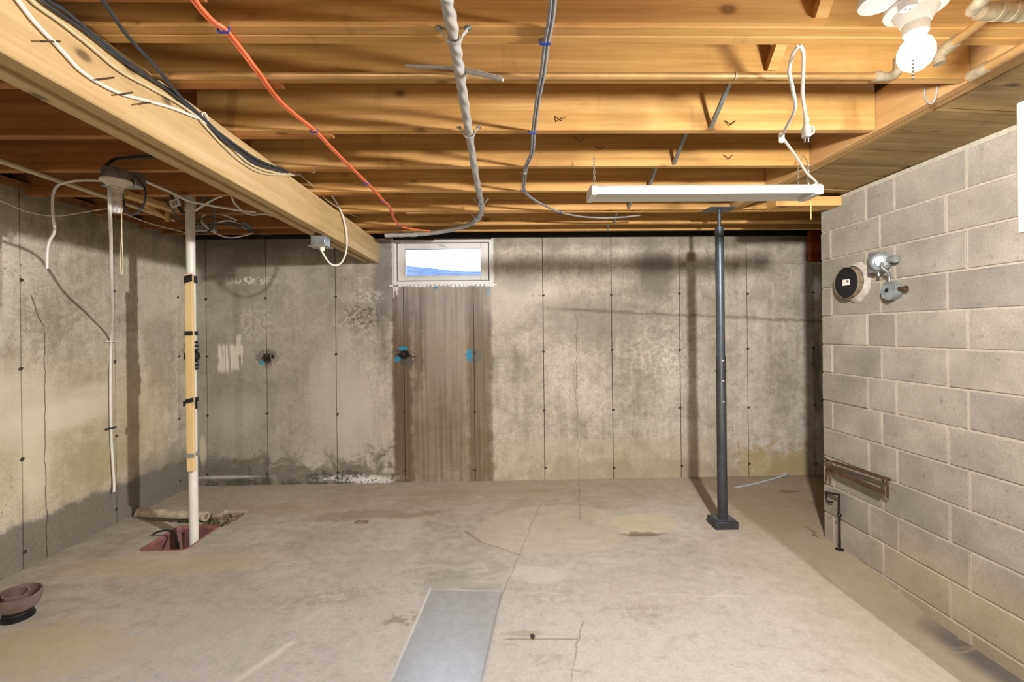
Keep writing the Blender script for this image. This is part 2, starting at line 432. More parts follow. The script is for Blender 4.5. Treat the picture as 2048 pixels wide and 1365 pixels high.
    k.put(k.b.inputs['Coat Weight'], wet); k.b.inputs['Coat Roughness'].default_value = .27; k.b.inputs['Coat IOR'].default_value = 2.6
    h = k.math('ADD', k.math('MULTIPLY', fine, .25), k.math('MULTIPLY', grit, .6))
    k.bump(h, .30, .008)
    return k.m

def mat_block():
    k = N('cinder_block', .9, 0, .2)
    o = k.vmath('ADD', k.obj(), k.comb(k.math('MULTIPLY', k.rnd(), 37.), k.math('MULTIPLY', k.rnd(), 11.), 0.))
    big = k.noise(o, 4., 4, .6); fine = k.noise(o, 120., 4, .75); mid = k.noise(o, 22., 5, .65)
    c = k.ramp(big, (.3, '8f8a7f'), (.5, '9d978b'), (.7, 'aca699'))
    c = k.mix(.5, c, k.ramp(fine, (.3, (.55, .55, .54, 1)), (.7, (1.2, 1.19, 1.18, 1))), 'MULTIPLY')
    tint = k.ramp(k.rnd(), (0., (.80, .80, .80, 1)), (.5, (.97, .96, .94, 1)), (1., (1.08, 1.06, 1.02, 1)))
    c = k.mix(.8, c, tint, 'MULTIPLY')
    c = k.mix(k.math('MULTIPLY', k.smooth(mid, .60, .72), .45), c, lin('5f5a50'))
    pz = k.sep(k.pos())
    tan = k.math('MULTIPLY', k.smooth(pz[2], .42, .12), k.smooth(pz[1], 2.9, 2.4))
    c = k.mix(k.math('MULTIPLY', tan, .35), c, lin('b79f72'))
    k.col(c)
    k.bump(k.math('ADD', fine, k.math('MULTIPLY', mid, .5)), .5, .005)
    return k.m

def mat_wood(name, dark, mid, light, axis=0, knots=.6, stain=.35, rough=.62):
    k = N(name, rough, 0, .3)
    sc = [18., 18., 18.]; sc[axis] = .9
    off = k.comb(k.math('MULTIPLY', k.rnd(), 61.), k.math('MULTIPLY', k.rnd(), 23.), k.math('MULTIPLY', k.rnd(), 47.))
    o = k.vmath('ADD', k.obj(), off)
    warp = k.noise(o, 2.4, 3)
    g1 = k.noise(k.mapv(o, tuple(sc)), 1.0, 5, .6, .6)
    sc2 = [90., 90., 90.]; sc2[axis] = 2.5
    g2 = k.noise(k.mapv(o, tuple(sc2)), 1.0, 3, .6)
    f = k.math('ADD', k.math('MULTIPLY', g1, .6), k.math('ADD', k.math('MULTIPLY', g2, .22), k.math('MULTIPLY', warp, .18)))
    c = k.ramp(f, (.30, dark), (.5, mid), (.70, light))
    # knots
    ks = [7., 7., 7.]; ks[axis] = 4.
    v = k.voro(k.mapv(o, tuple(ks)), 1.0)
    gate = k.smooth(k.noise(o, 1.9, 2), .42, .50)
    kn = k.math('MULTIPLY', k.smooth(v, .06, .15, 1, 0), gate)
    ring = k.math('MULTIPLY', k.smooth(v, .12, .24, 1, 0), gate)
    c = k.mix(k.math('MULTIPLY', ring, knots * .5), c, lin(dark))
    c = k.mix(k.math('MULTIPLY', kn, knots), c, lin('3a2412'))
    # cross stains and saw marks
    ss = [1.2, 1.2, 1.2]; ss[axis] = 5.
    st = k.noise(k.mapv(o, tuple(ss)), 1.0, 5, .65, .5)
    c = k.mix(k.math('MULTIPLY', k.smooth(st, .58, .74), stain), c, lin('6a4020'))
    tint = k.ramp(k.rnd(), (0., (.86, .84, .80, 1)), (1., (1.07, 1.05, 1.03, 1)))
    c = k.mix(1., c, tint, 'MULTIPLY')
    k.col(c); k.bump(g2, .15, .002)
    return k.m

M = {}
M['wall_back'] = mat_wall_back(); M['wall_left'] = mat_wall_left(); M['floor'] = mat_floor(); M['block'] = mat_block()
M['seam'] = plain('dark_seam', '3d372d', .95)
M['mortar'] = plain('mortar', 'aea594', .95, 0, .2, .15, 40, .4)
M['plaster'] = plain('plaster_smear', 'a8a297', .95, 0, .2, .25, 30, .5)
M['conc_plain'] = plain('concrete_plain', 'a0968a', .9, 0, .2, .2, 6, .3)
M['joist'] = mat_wood('joist_pine', 'a0753f', 'c89a5a', 'deb67a')
M['joist_left'] = mat_wood('joist_pine_red', '7a4a24', 'a06a38', 'ba864e', stain=.5)
M['beam'] = mat_wood('beam_spruce', 'ab8f63', 'c4a87a', 'd6bf98', 1, .7, .10)
M['header'] = mat_wood('header_wood', '9a7448', 'b9925f', 'caa878', 1, .3, .2)
M['soffit'] = mat_wood('soffit_board', '6a563c', '92784f', 'b09469', 0, .9, .5)
M['subfloor'] = mat_wood('subfloor_board', '6d4726', '8d6136', 'a67b4b', 0, .4, .4)
M['stud'] = mat_wood('pale_stud', 'c4a26c', 'd8ba86', 'e3cb9f', 2, .3, .05)
M['cleat'] = mat_wood('cleat_wood', 'b08a55', 'c9a56d', 'd6b985', 1, .3, .1)
M['stub'] = mat_wood('red_stub', '5a2410', '7b3618', '8f4a22', 2, .2, .3)
M['black'] = plain('black_rubber', '17171a', .55)
M['sill'] = plain('black_sill', '15151b', .8)
M['pvc'] = plain('white_pvc', 'd9d4cb', .4, 0, .45, .05, 8)
M['white'] = plain('white_enamel', 'd4d2ce', .35, 0, .5, .03, 8)
M['porcelain'] = plain('porcelain', 'e8e4da', .25, 0, .6, .04, 14)
M['old_white'] = plain('old_white', 'd3cab6', .4, 0, .5, .08, 14)
M['whitecord'] = plain('white_cord', 'dcd8cf', .5, 0, .4, .05)
M['beige'] = plain('beige_cable', 'c7b793', .55)
M['greycable'] = plain('grey_cable', '8c8d90', .4, 0, .5, .1)
M['darkcable'] = plain('dark_cable', '33363b', .45, 0, .5, .2)
M['wrap'] = plain('grey_wrap', 'a5a29d', .32, 0, .6, .12, 22, .2)
M['orange'] = plain('orange_cable', 'e8744a', .5, 0, .4, .06)
M['blue'] = plain('blue_staple', '2c46a8', .5)
M['galv'] = plain('galvanised', '9aa0a3', .38, .75, .5, .2, 30)
M['zinc'] = plain('zinc_box', 'a9b2b6', .3, .7, .5, .25, 25)
M['steel'] = plain('post_steel', '4c545c', .38, .35, .5, .2, 9)
M['steel_dark'] = plain('post_dark', '3a3b3e', .5, .2, .4, .25, 12)
M['copper'] = plain('painted_copper', 'c39a63', .38, .45, .5, .2, 7)
M['solder'] = plain('solder_copper', 'b5a78c', .45, .4, .5, .3, 30)
M['rust'] = plain('rusty_iron', '5a4434', .7, .3, .3, .4, 20, .3)
M['iron'] = plain('black_iron', '231f1d', .6, .3, .4, .3, 20)
M['redbasin'] = plain('red_plastic', '7b5550', .6, 0, .3, .2, 7)
M['redrim'] = plain('red_rim', '94625e', .55, 0, .3, .25, 18)
M['dusty'] = plain('dusty_tube', 'b3a58c', .85, 0, .2, .2, 14, .5)
M['rubble'] = plain('rubble', '7d6e58', .95, 0, .2, .35, 25, .6)
M['brown'] = plain('brown_plastic', '74605a', .35, 0, .5, .3, 9)
M['paper'] = plain('paper_tag', 'dcd8cc', .7)
M['tape'] = plain('black_tape', '1e1f22', .4)
M['greytape'] = plain('grey_tape', '8a8783', .5)
M['brass'] = plain('brass_chain', 'b79b5e', .4, .6)
M['chain'] = plain('steel_chain', 'b9b7b2', .35, .8)
M['string'] = plain('cotton_string', 'd6c6a0', .9)
M['bluestrip'] = plain('blue_plastic_strip', 'a9bec6', .35, 0, .5, .1)
M['greyline'] = plain('sash_gap_shade', '6d6a66', .7)
M['outside'] = None

def mat_outside():
    k = N('blue_ground', .8, 0, .2)
    n1 = k.noise(k.pos(), 5., 6, .75)
    k.col(k.ramp(n1, (.36, '041632'), (.5, '0b2c56'), (.64, '3a5674')))
    k.bump(n1, .6, .05); return k.m
M['outside'] = mat_outside()
def mat_glass():
    k = N('window_glass', .02); t = k.t
    tr = k.n('BsdfTransparent'); gl = k.n('BsdfGlossy'); gl.inputs['Roughness'].default_value = .02
    mx = k.n('MixShader'); mx.inputs[0].default_value = .05
    tr.inputs[0].default_value = (.97, .98, 1, 1)
    t.links.new(tr.outputs[0], mx.inputs[1]); t.links.new(gl.outputs[0], mx.inputs[2])
    t.links.new(mx.outputs[0], t.nodes['Material Output'].inputs[0]); return k.m
M['glass'] = mat_glass()
def mat_bulb():
    k = N('lit_bulb'); t = k.t
    tr = k.n('BsdfTransparent'); em = k.n('Emission'); em.inputs[1].default_value = 9
    em.inputs[0].default_value = (1, .97, .92, 1)
    ad = k.n('AddShader')
    t.links.new(tr.outputs[0], ad.inputs[0]); t.links.new(em.outputs[0], ad.inputs[1])
    t.links.new(ad.outputs[0], t.nodes['Material Output'].inputs[0]); return k.m
M['bulb'] = mat_bulb()

# ------------------------------------------------------------------ mesh helpers
class MB:
    def __init__(s): s.v = []; s.f = []
    def add(s, vs, fs):
        n = len(s.v); s.v += [tuple(x) for x in vs]; s.f += [tuple(i + n for i in q) for q in fs]; return s
    def box(s, x0, x1, y0, y1, z0, z1, mat=None):
        vs = [Vector((x, y, z)) for z in (z0, z1) for y in (y0, y1) for x in (x0, x1)]
        if mat is not None: vs = [mat @ q for q in vs]
        return s.add(vs, [(0, 2, 3, 1), (4, 5, 7, 6), (0, 1, 5, 4), (2, 6, 7, 3), (0, 4, 6, 2), (1, 3, 7, 5)])
    def bar(s, p0, p1, wd, th, up=(0, 0, 1)):
        """rectangular bar from p0 to p1; wd sideways, th along up"""
        p0, p1 = Vector(p0), Vector(p1); d = (p1 - p0).normalized(); u = Vector(up)
        sd = d.cross(u); sd = sd.normalized() if sd.length > 1e-6 else Vector((1, 0, 0))
        u = sd.cross(d).normalized()
        vs = [p + sd * a * wd / 2 + u * b * th / 2 for p in (p0, p1) for b in (-1, 1) for a in (-1, 1)]
        return s.add(vs, [(0, 1, 3, 2), (4, 6, 7, 5), (0, 4, 5, 1), (2, 3, 7, 6), (0, 2, 6, 4), (1, 5, 7, 3)])
    def tube(s, pts, r, seg=8, rf=None, caps=True):
        pts = [Vector(p) for p in pts]; n = len(pts); b = len(s.v)
        d0 = (pts[1] - pts[0]).normalized()
        a = Vector((0, 0, 1)) if abs(d0.z) < .9 else Vector((1, 0, 0))
        nx = d0.cross(a).normalized()
        for i, p in enumerate(pts):
            d = (pts[min(i + 1, n - 1)] - pts[max(i - 1, 0)])
            if d.length < 1e-9: d = d0
            d.normalize()
            nx = (nx - d * nx.dot(d)); nx = nx.normalized() if nx.length > 1e-6 else d.orthogonal().normalized()
            ny = d.cross(nx)
            for j in range(seg):
                t = 2 * math.pi * j / seg
                rr = rf(i / (n - 1), t) if rf else r
                s.v.append(tuple(p + (nx * math.cos(t) + ny * math.sin(t)) * rr))
        for i in range(n - 1):
            for j in range(seg):
                a0 = b + i * seg + j; a1 = b + i * seg + (j + 1) % seg
                s.f.append((a0, a1, a1 + seg, a0 + seg))
        if caps:
            s.f.append(tuple(b + j for j in range(seg))[::-1]); s.f.append(tuple(b + (n - 1) * seg + j for j in range(seg)))
        return s
    def cyl(s, p0, p1, r, seg=16, r1=None):
        r1 = r if r1 is None else r1
        return s.tube([p0, p1], r, seg, rf=lambda t, a: r + (r1 - r) * t)
    def lathe(s, prof, c, axis=(0, 0, 1), seg=24, xs=None):
        """prof: list of (radius, height along axis)"""
        c = Vector(c); ax = Vector(axis).normalized(); nx = ax.orthogonal().normalized() if xs is None else Vector(xs)
        ny = ax.cross(nx); b = len(s.v); m = len(prof)
        for r, h in prof:
            for j in range(seg):
                t = 2 * math.pi * j / seg
                s.v.append(tuple(c + ax * h + (nx * math.cos(t) + ny * math.sin(t)) * max(r, 1e-5)))
        for i in range(m - 1):
            for j in range(seg):
                a0 = b + i * seg + j; a1 = b + i * seg + (j + 1) % seg
                s.f.append((a0, a1, a1 + seg, a0 + seg))
        s.f.append(tuple(b + j for j in range(seg))[::-1]); s.f.append(tuple(b + (m - 1) * seg + j for j in range(seg)))
        return s
    def prism(s, pts, d):
        """extrude polygon pts (3-D) by vector d"""
        pts = [Vector(p) for p in pts]; d = Vector(d); n = len(pts)
        return s.add(pts + [p + d for p in pts], [tuple(range(n))[::-1], tuple(range(n, 2 * n))] + [(i, (i + 1) % n, (i + 1) % n + n, i + n) for i in range(n)])
    def mesh(s, name, smooth=True):
        me = bpy.data.meshes.new(name); me.from_pydata(s.v, [], s.f); me.update()
        bm = bmesh.new(); bm.from_mesh(me); bmesh.ops.recalc_face_normals(bm, faces=bm.faces); bm.to_mesh(me); bm.free()
        if smooth and len(me.polygons):
            me.polygons.foreach_set('use_smooth', [True] * len(me.polygons))
            me.set_sharp_from_angle(angle=R(38))
        return me
    def build(s, name, mat, parent=None, bevel=0., seg=1, smooth=True, loc=None, label=None):
        return link(name, s.mesh(name, smooth), mat, parent, bevel, seg, loc, label)

def link(name, me, mat, parent=None, bevel=0., seg=1, loc=None, label=None):
    o = bpy.data.objects.new(name, me); COL.objects.link(o)
    if mat is not None and not me.materials: me.materials.append(M[mat])
    if parent is not None:
        o.parent = parent; o.matrix_parent_inverse = Matrix.Translation(-W[parent.name])
    W[o.name] = (W[parent.name] if parent is not None else Vector((0, 0, 0))) * 0
    if loc is not None: o.location = loc; W[o.name] = Vector(loc)
    if bevel:
        md = o.modifiers.new('bevel', 'BEVEL'); md.width = bevel; md.segments = seg; md.limit_method = 'ANGLE'
    if label: o['label'] = label
    return o
W = {}
def thing(name, label, cat, loc=(0, 0, 0), group=None):
    o = bpy.data.objects.new(name, None); COL.objects.link(o); o.location = loc; o.empty_display_size = .05
    W[o.name] = Vector(loc); tag(o, label, cat, group); return o
def tag(o, label, cat, group=None):
    o['label'] = label; o['category'] = cat
    if group: o['group'] = group
    return o
def struct(o): o['kind'] = 'structure'; return o

def spline(pts, k=6):
    """Catmull-Rom through the points"""
    p = [Vector(q) for q in pts]
    if len(p) < 3: return p
    p = [p[0] * 2 - p[1]] + p + [p[-1] * 2 - p[-2]]; out = []
    for i in range(1, len(p) - 2):
        a, b, c, d = p[i - 1], p[i], p[i + 1], p[i + 2]
        for j in range(k):
            t = j / k
            out.append(.5 * ((2 * b) + (c - a) * t + (2 * a - 5 * b + 4 * c - d) * t * t + (3 * b - a - 3 * c + d) * t ** 3))
    out.append(p[-2]); return out
def cable(name, pts, r, mat, label, cat='cable', group=None, seg=7, k=6):
    o = MB().tube(spline(pts, k), r, seg).build(name, mat); tag(o, label, cat, group); return o

# ================================================================== THE SETTING
# ---- floor: one slab with a sump hole, a broken-out pocket and a side channel
PX0, PX1, PY0, PY1 = -2.60, -2.275, 3.19, 3.585       # sump hole
def frange(a, b, st):
    n = max(1, round((b - a) / st)); return [a + (b - a) * i / n for i in range(n)]
xs = frange(XL - .02, -3.1, .05) + frange(-3.1, PX0, .02) + frange(PX0, PX1, .0203) + frange(PX1, -2.1, .015) + frange(-2.1, 1.85, .05) + frange(1.85, 2.36, .02) + frange(2.36, XF, .1) + [XF]
ys = frange(YR, PY0, .05) + frange(PY0, PY1, .0203) + frange(PY1, 3.95, .015) + frange(3.95, YB + .02, .05) + [YB + .02]
rng = np.random.default_rng(3)
hole_poly = [P(a, b, Z=0) for a, b in [(404, 1036), (412, 1027), (436, 1030), (452, 1022), (497, 1021), (478, 1036), (452, 1050), (440, 1055), (420, 1052), (404, 1048)]]
def inside(x, y, poly):
    c = False; n = len(poly)
    for i in range(n):
        a, b = poly[i], poly[i - 1]
        if (a.y > y) != (b.y > y) and x < (b.x - a.x) * (y - a.y) / (b.y - a.y) + a.x: c = not c
    return c
groove = [P(a, b, Z=0) for a, b in [(268, 1034), (300, 1041), (380, 1046), (410, 1042), (410, 1036), (300, 1034)]]
dents = [(P(1285, 1068, Z=0), .17, .04, .014), (P(1578, 983, Z=0), .09, .04, .012)]
def zfloor(x, y):
    z = 0.
    if 1.9 < x < 2.5 and y < 3.0:
        t = min(1, max(0, (x - 1.95) / .06)); t = t * t * (3 - 2 * t)
        u = min(1, max(0, (3.0 - y) / .75)); u = u * u * (3 - 2 * u)
        z -= .085 * t * u
        if .02 < t < .4: z += .004 * math.sin(y * 31) * math.sin(y * 13)
    if -2.6 < x < -2.1 and 3.5 < y < 3.95 and inside(x, y, hole_poly):
        z -= .07 + .03 * rng.random()
    if x < -2.3 and 3.5 < y < 3.9 and inside(x, y, groove): z -= .05
    for q, rx, ry, d in dents:
        e = ((x - q.x) / rx) ** 2 + ((y - q.y) / ry) ** 2
        if e < 1: z -= d * (1 - e)
    return z
fl = MB(); nx, ny = len(xs), len(ys)
fl.v = [(x, y, zfloor(x, y)) for y in ys for x in xs]
fl.f = [(j * nx + i, j * nx + i + 1, (j + 1) * nx + i + 1, (j + 1) * nx + i) for j in range(ny - 1) for i in range(nx - 1)
        if not (PX0 - 1e-4 < (xs[i] + xs[i + 1]) / 2 < PX1 and PY0 - 1e-4 < (ys[j] + ys[j + 1]) / 2 < PY1)]
floor = struct(fl.build('floor', 'floor'))
floor['label'] = 'bare trowelled concrete basement floor with patches and dust'

# ---- poured back wall with the window opening
WX0, WX1, WZ0, WZ1 = -1.112, -.094, 2.018, 2.487
back = MB()
Y0, Y1 = YB + .008, YB + .12
back.box(XL - .2, WX0, Y0, Y1, -.3, ZW).box(WX1, XF, Y0, Y1, -.3, ZW).box(WX0, WX1, Y0, Y1, -.3, WZ0).box(WX0, WX1, Y0, Y1, WZ1, ZW)
wall_back = struct(back.build('wall_back', 'seam', smooth=False)); wall_back['label'] = 'poured concrete back wall with damp stains and vertical form seams'
seams = [XL, -3.002, -2.401, -1.701, -1.011, -.296, .419, 1.128, 1.837, 2.545, 3.247, XF]
GAP = .0035
for i in range(len(seams) - 1):
    a, b = seams[i] + (GAP if i else 0), seams[i + 1] - GAP
    p = MB(); q0, q1 = YB, YB + .012
    if b <= WX0 or a >= WX1: p.box(a, b, q0, q1, -.05, ZW)
    else:
        p.box(a, b, q0, q1, -.05, WZ0)
        if a < WX0: p.box(a, WX0, q0, q1, WZ0, ZW)
        if b > WX1: p.box(WX1, b, q0, q1, WZ0, ZW)
    p.build('panel', 'wall_back', wall_back, smooth=False)
# form ties left in the seams
def tie_mesh(r, seed):
    rr = random.Random(seed); b = bmesh.new(); bmesh.ops.create_icosphere(b, subdivisions=1, radius=1)
    for v in b.verts: v.co *= rr.uniform(.7, 1.25); v.co.x *= r; v.co.y *= r * .25; v.co.z *= r * .9
    me = bpy.data.meshes.new('form_tie'); b.to_mesh(me); b.free(); me.materials.append(M['seam']); return me
ties = [tie_mesh(.016, i) for i in range(4)]
tie_z = [P(1224, y, Y=YB).z for y in (590, 702, 819, 935)]
for i, sx in enumerate(seams[1:-1]):
    for j, tz in enumerate(tie_z):
        if WX0 - .05 < sx < WX1 + .05 and j == 0: continue
        o = link('form_tie', ties[(i + j) % 4], None, wall_back, loc=(sx + random.uniform(-.008, .008), YB, tz + random.uniform(-.01, .01)))
# small form plugs beside the ties, right half of the wall
plug = MB().cyl((0, -.003, 0), (0, .003, 0), .011, 10).mesh('form_plug'); plug.materials.append(M['conc_plain'])
for sx in (.419, 1.128, 1.837, 2.545, 3.247):
    for tz in tie_z[:3]:
        for d in (-.105, -.035):
            link('form_plug', plug, None, wall_back, loc=(sx + d, YB, tz))
# ledge and pocket at the far right
struct(MB().box(2.63, XF, YB - .028, YB, P(1560, 523, Y=YB).z - .03, P(1560, 523, Y=YB).z).build('trim_4', 'conc_plain', bevel=.006))

# ---- left poured wall
left = MB().box(XL - .22, XL - .008, YR - .2, YB + .2, -.3, ZW)
wall_left = struct(left.build('wall_left', 'seam', smooth=False)); wall_left['label'] = 'poured concrete left wall with a damp grey foot'
lseams = [YR, -1.93, -1.23, -.53, .17, .87, 1.57, 2.27, 2.97, 3.675, 4.38, YB]
for i in range(len(lseams) - 1):
    MB().box(XL - .012, XL, lseams[i] + GAP, lseams[i + 1] - GAP, -.05, ZW).build('panel', 'wall_left', wall_left, smooth=False)
ties2 = [m.copy() for m in ties]
for m in ties2: m.transform(Matrix.Rotation(R(90), 4, 'Z'))
for i, sy in enumerate(lseams[6:-1]):
    for j, tz in enumerate(tie_z):
        link('form_tie', ties2[(i + j) % 4], None, wall_left, loc=(XL, sy + random.uniform(-.008, .008), tz + random.uniform(-.01, .01)))

# ---- block wall on the right: mortar body with each block proud of it
ZTOP = 2.447
wall_right = struct(MB().box(XR + .005, XR + .2, YR, YE - .004, -.25, ZTOP).build('wall_right', 'mortar', smooth=False))
wall_right['label'] = 'grey concrete block wall with pale mortar joints'
MJ = .0055
blk = {}
def block_mesh(ln, ht):
    key = (round(ln, 3), round(ht, 3))
    if key not in blk:
        b = bmesh.new(); bmesh.ops.create_cube(b, size=1)
        bmesh.ops.scale(b, vec=(.02, ln - 2 * MJ, ht - 2 * MJ), verts=b.verts)
        bmesh.ops.bevel(b, geom=[e for e in b.edges], offset=.003, segments=1, affect='EDGES')
        me = bpy.data.meshes.new('block'); b.to_mesh(me); b.free(); me.materials.append(M['block']); blk[key] = me
    return blk[key]
L = 2 * BLK
for c in range(-2, 11):
    zt = 2.0196 - BLK * c; zb = zt - BLK
    zt = min(zt, ZTOP)
    if zt - zb < .03: continue
    cuts = [0, 1, 1.5] + [2.5 + i for i in range(12)] if c % 2 == 0 else [0, .25] + [1.25 + i for i in range(13)]
    for a, b in zip(cuts, cuts[1:]):
        ya, yb = YE - a * L, YE - b * L
        if yb < YR: break
        o = link('block', block_mesh((b - a) * L, zt - zb), None, wall_right,
                 loc=(XR + .010 + random.uniform(-.0015, .0015) - (.004 if a == 0 else 0), (ya + yb) / 2, (zt + zb) / 2))
# ---- the unseen sides: rear wall, recess beyond the block wall
struct(MB().box(XL - .2, XF + .2, YR - .2, YR, -.3, ZT).build('wall_rear', 'conc_plain'))
struct(MB().box(XF, XF + .2, YE - 1.2, YB + .2, -.3, ZT).build('wall_recess', 'conc_plain'))
struct(MB().box(XR + .2, XF, 1.9, 2.0, -.3, ZT).build('wall_partition', 'conc_plain'))
# black sill strips on the walls, rim boards
struct(MB().box(XL, 3.02, YB - .03, YB + .1, ZW, ZW + .07).build('trim_1', 'sill'))
struct(MB().box(XL - .1, XL + .04, YR, YB - .03, ZW, ZW + .045).build('trim_2', 'subfloor'))
struct(MB().box(XL - .2, XF, YB + .1, YB + .16, ZW, ZT + .05).box(XL - .16, XL - .1, YR, YB + .1, ZW, ZT + .05).build('trim_3', 'sill'))

# ---- ceiling: subfloor boards above, joists below
ceiling = struct(MB().box(XL - .2, XF + .2, YR - .2, YB + .2, ZT + .022, ZT + .06).build('ceiling', 'subfloor', smooth=False))
ceiling['label'] = 'unfinished basement ceiling of open timber joists'
yb_ = XL
k_ = 0
while yb_ < XF:
    MB().box(yb_ + .002, min(yb_ + .182, XF), YR - .1, YB + .15, ZT, ZT + .022).build('subfloor_board', 'subfloor', ceiling); yb_ += .184
XBL, XBR = -1.405, -1.25        # main beam sides
XH0, XH1 = 1.795, 1.885         # header sides
TJ = .042
rows = [1.644, 2.072, 2.523, 2.961, 3.436, 3.884, 4.134]
early = [1.194, .744, .294, -.156, -.606, -1.056, -1.506, -1.956]
def joist(x0, x1, y, mat, t=TJ, z=ZJ, h=.26):
    ln = x1 - x0
    b = MB().box(-ln / 2, ln / 2, 0, t, 0, h)
    return b.build('joist', mat, ceiling, bevel=.003, loc=((x0 + x1) / 2, y, z), smooth=False)
for i, y in enumerate(early + rows):
    xe = XH0 - .002 if y < 3.3 else XF
    joist(XBL, xe, y, 'joist')
    joist(XL - .08, [-.83, -.80, -.86, -.82][i % 4], y + TJ + .001, 'joist_left', z=ZJ - (.004 if i % 2 else 0))
# doubled joists
joist(XBL, XH0 - .002, 1.371, 'joist', t=.041); joist(XBL, XH0 - .002, 1.413, 'joist', t=.040, z=ZJ - .002)
joist(-.75, XF, 3.436 + .043, 'joist', z=ZJ - .003)
# soffit boards between header and block wall
y = YR
zs0, zs1 = ZJ - .004, ZTOP + .001
while y < 2.98:
    wd = random.choice([.19, .22, .25]); y1 = min(y + wd, 2.985)
    if y1 - y < .05: y1 = 2.985
    b = MB(); dz = random.uniform(0, .010)
    b.prism([(XH1 + .001, y + .004, zs0 + dz), (XH1 + .001, y1 - .004, zs0 + dz), (XR + .16, y1 - .004, zs1 - .008 + dz), (XR + .16, y + .004, zs1 - .008 + dz)], (0, 0, .02))
    b.build('soffit_board', 'soffit', ceiling, smooth=False); y = y1
struct(MB().box(XH1, XF, YR, 2.98, ZT - .06, ZT).build('ceiling_infill', 'soffit'))

# ---- window
win = struct(MB().build('window_1', 'white')) if False else None
wn1 = bpy.data.objects.new('window_1', None); COL.objects.link(wn1); W['window_1'] = Vector(((WX0 + WX1) / 2, YB, WZ0)); wn1.location = W['window_1']
wn1['kind'] = 'structure'; wn1['label'] = 'small white hopper window high in the concrete wall'
def ring(mb, x0, x1, z0, z1, t, y0, y1, tb=None, tt=None):
    tb = tb or t; tt = tt or t
    mb.box(x0, x0 + t, y0, y1, z0, z1).box(x1 - t, x1, y0, y1, z0, z1).box(x0 + t, x1 - t, y0, y1, z0, z0 + tb).box(x0 + t, x1 - t, y0, y1, z1 - tt, z1)
    return mb
ring(MB(), WX0 + .004, WX1 - .004, WZ0 + .004, WZ1 - .004, .032, YB - .012, YB + .09, .035, .028).build('window_frame', 'white', wn1, bevel=.003)
ring(MB(), WX0 + .036, WX1 - .036, WZ0 + .039, WZ1 - .032, .016, YB + .012, YB + .06).build('window_stop', 'greyline', wn1)  # stop coloured grey to stand for the shaded gap around the sash
ring(MB(), WX0 + .046, WX1 - .046, WZ0 + .047, WZ1 - .040, .080, YB + .004, YB + .05, .050, .060).build('sash', 'white', wn1, bevel=.004)
ring(MB(), WX0 + .118, WX1 - .118, WZ0 + .089, WZ1 - .092, .008, YB + .0, YB + .03).build('glazing_bead', 'white', wn1, bevel=.002)
MB().box(WX0 + .12, WX1 - .12, YB + .024, YB + .030, WZ0 + .09, WZ1 - .09).build('pane', 'glass', wn1, smooth=False)
lt = MB().box(-.64, -.56, YB - .012, YB + .006, WZ1 - .066, WZ1 - .050).bar((-.63, YB - .014, WZ1 - .058), (-.55, YB - .016, WZ1 - .085), .006, .008)
lt.build('latch', 'white', wn1, bevel=.002)
pm = MB(); rr = random.Random(4)   # smeared caulk around the frame
for i in range(26):
    x = WX0 - .015 + i * (WX1 - WX0 + .03) / 25
    pm.box(x - .024, x + .024, YB - .005, YB - .0005, WZ0 - .004 - rr.uniform(.004, .016), WZ0 + .006)
for sx in (WX0, WX1):
    for i in range(14):
        z = WZ0 + i * (WZ1 - WZ0) / 13; e = rr.uniform(.005, .013)
        pm.box(sx - e, sx + e * .2 if sx == WX0 else sx + e, YB - .006, YB - .0005, z - .02, z + .02)
for dx, ln in ((.005, .13), (.02, .06), (.035, .10), (.045, .05)):
    pm.box(WX0 + dx - .005, WX0 + dx + .005, YB - .005, YB - .0005, WZ0 - ln, WZ0)
pm.build('caulk', 'white', wn1)

# ---- outdoors: blue ground rising towards the left
gr = MB(); gx = [(-7 + i * .2) for i in range(70)]
def hz(x, y):
    a = min(1, max(0, (-.07 - x / y) / .17))
    sl = .139 + .017 * a ** 1.4
    u = min(1, max(0, (y - 4.8) / 3.2))
    return 2.0 + (1.525 + sl * 8.0 - 2.0) * u * (1 if y <= 8 else 1) + rr.uniform(-.012, .012)
gy = [4.67, 4.8, 5.1, 5.5, 5.9, 6.3, 6.7, 7.1, 7.5, 8, 9, 11, 13]
gr.v = [(x, y, hz(x, y)) for y in gy for x in gx]
gr.f = [(j * len(gx) + i, j * len(gx) + i + 1, (j + 1) * len(gx) + i + 1, (j + 1) * len(gx) + i) for j in range(len(gy) - 1) for i in range(len(gx) - 1)]
g = gr.build('ground_outside', 'outside'); g['kind'] = 'structure'; g['label'] = 'blue ground outside the basement window'

# ================================================================== TIMBER THINGS
ZB = 2.245 - .0          # underside of main beam (camera height + .72)
beam = thing('support_beam', 'long pale built-up wooden beam running below the joists to the back wall', 'beam', ((XBL + XBR) / 2, 1, ZB))
pw = (XBR - XBL) / 3
for i in range(3):
    MB().box(-pw / 2 + .001, pw / 2 - .001, -(YB + .02 - YR) / 2, (YB + .02 - YR) / 2, 0, ZJ - ZB - .0045).build(
        'ply', 'beam', beam, bevel=.004, loc=(XBR - pw * (i + .5), (YB - .02 + YR) / 2, ZB + (0, .020, .006)[i]), smooth=False)
hd = thing('header_beam', 'doubled wooden header running along the joist ends beside the soffit boards', 'beam', (XH0, 1, ZJ - .006))
hw = (XH1 - XH0) / 2
for i in range(2):
    MB().box(XH0 + i * hw + .001, XH0 + (i + 1) * hw - .001, YR, 3.43, ZJ - .006 + .004 * i, ZT - .08).build('ply', 'header', hd, bevel=.003, smooth=False)
q = P(1684, 411, X=XR - .003)
cb = MB().box(XH1 + .003, XR - .003, q.y, q.y + .12, q.z, ZTOP - .01).build('cross_beam', 'joist', bevel=.004, smooth=False)
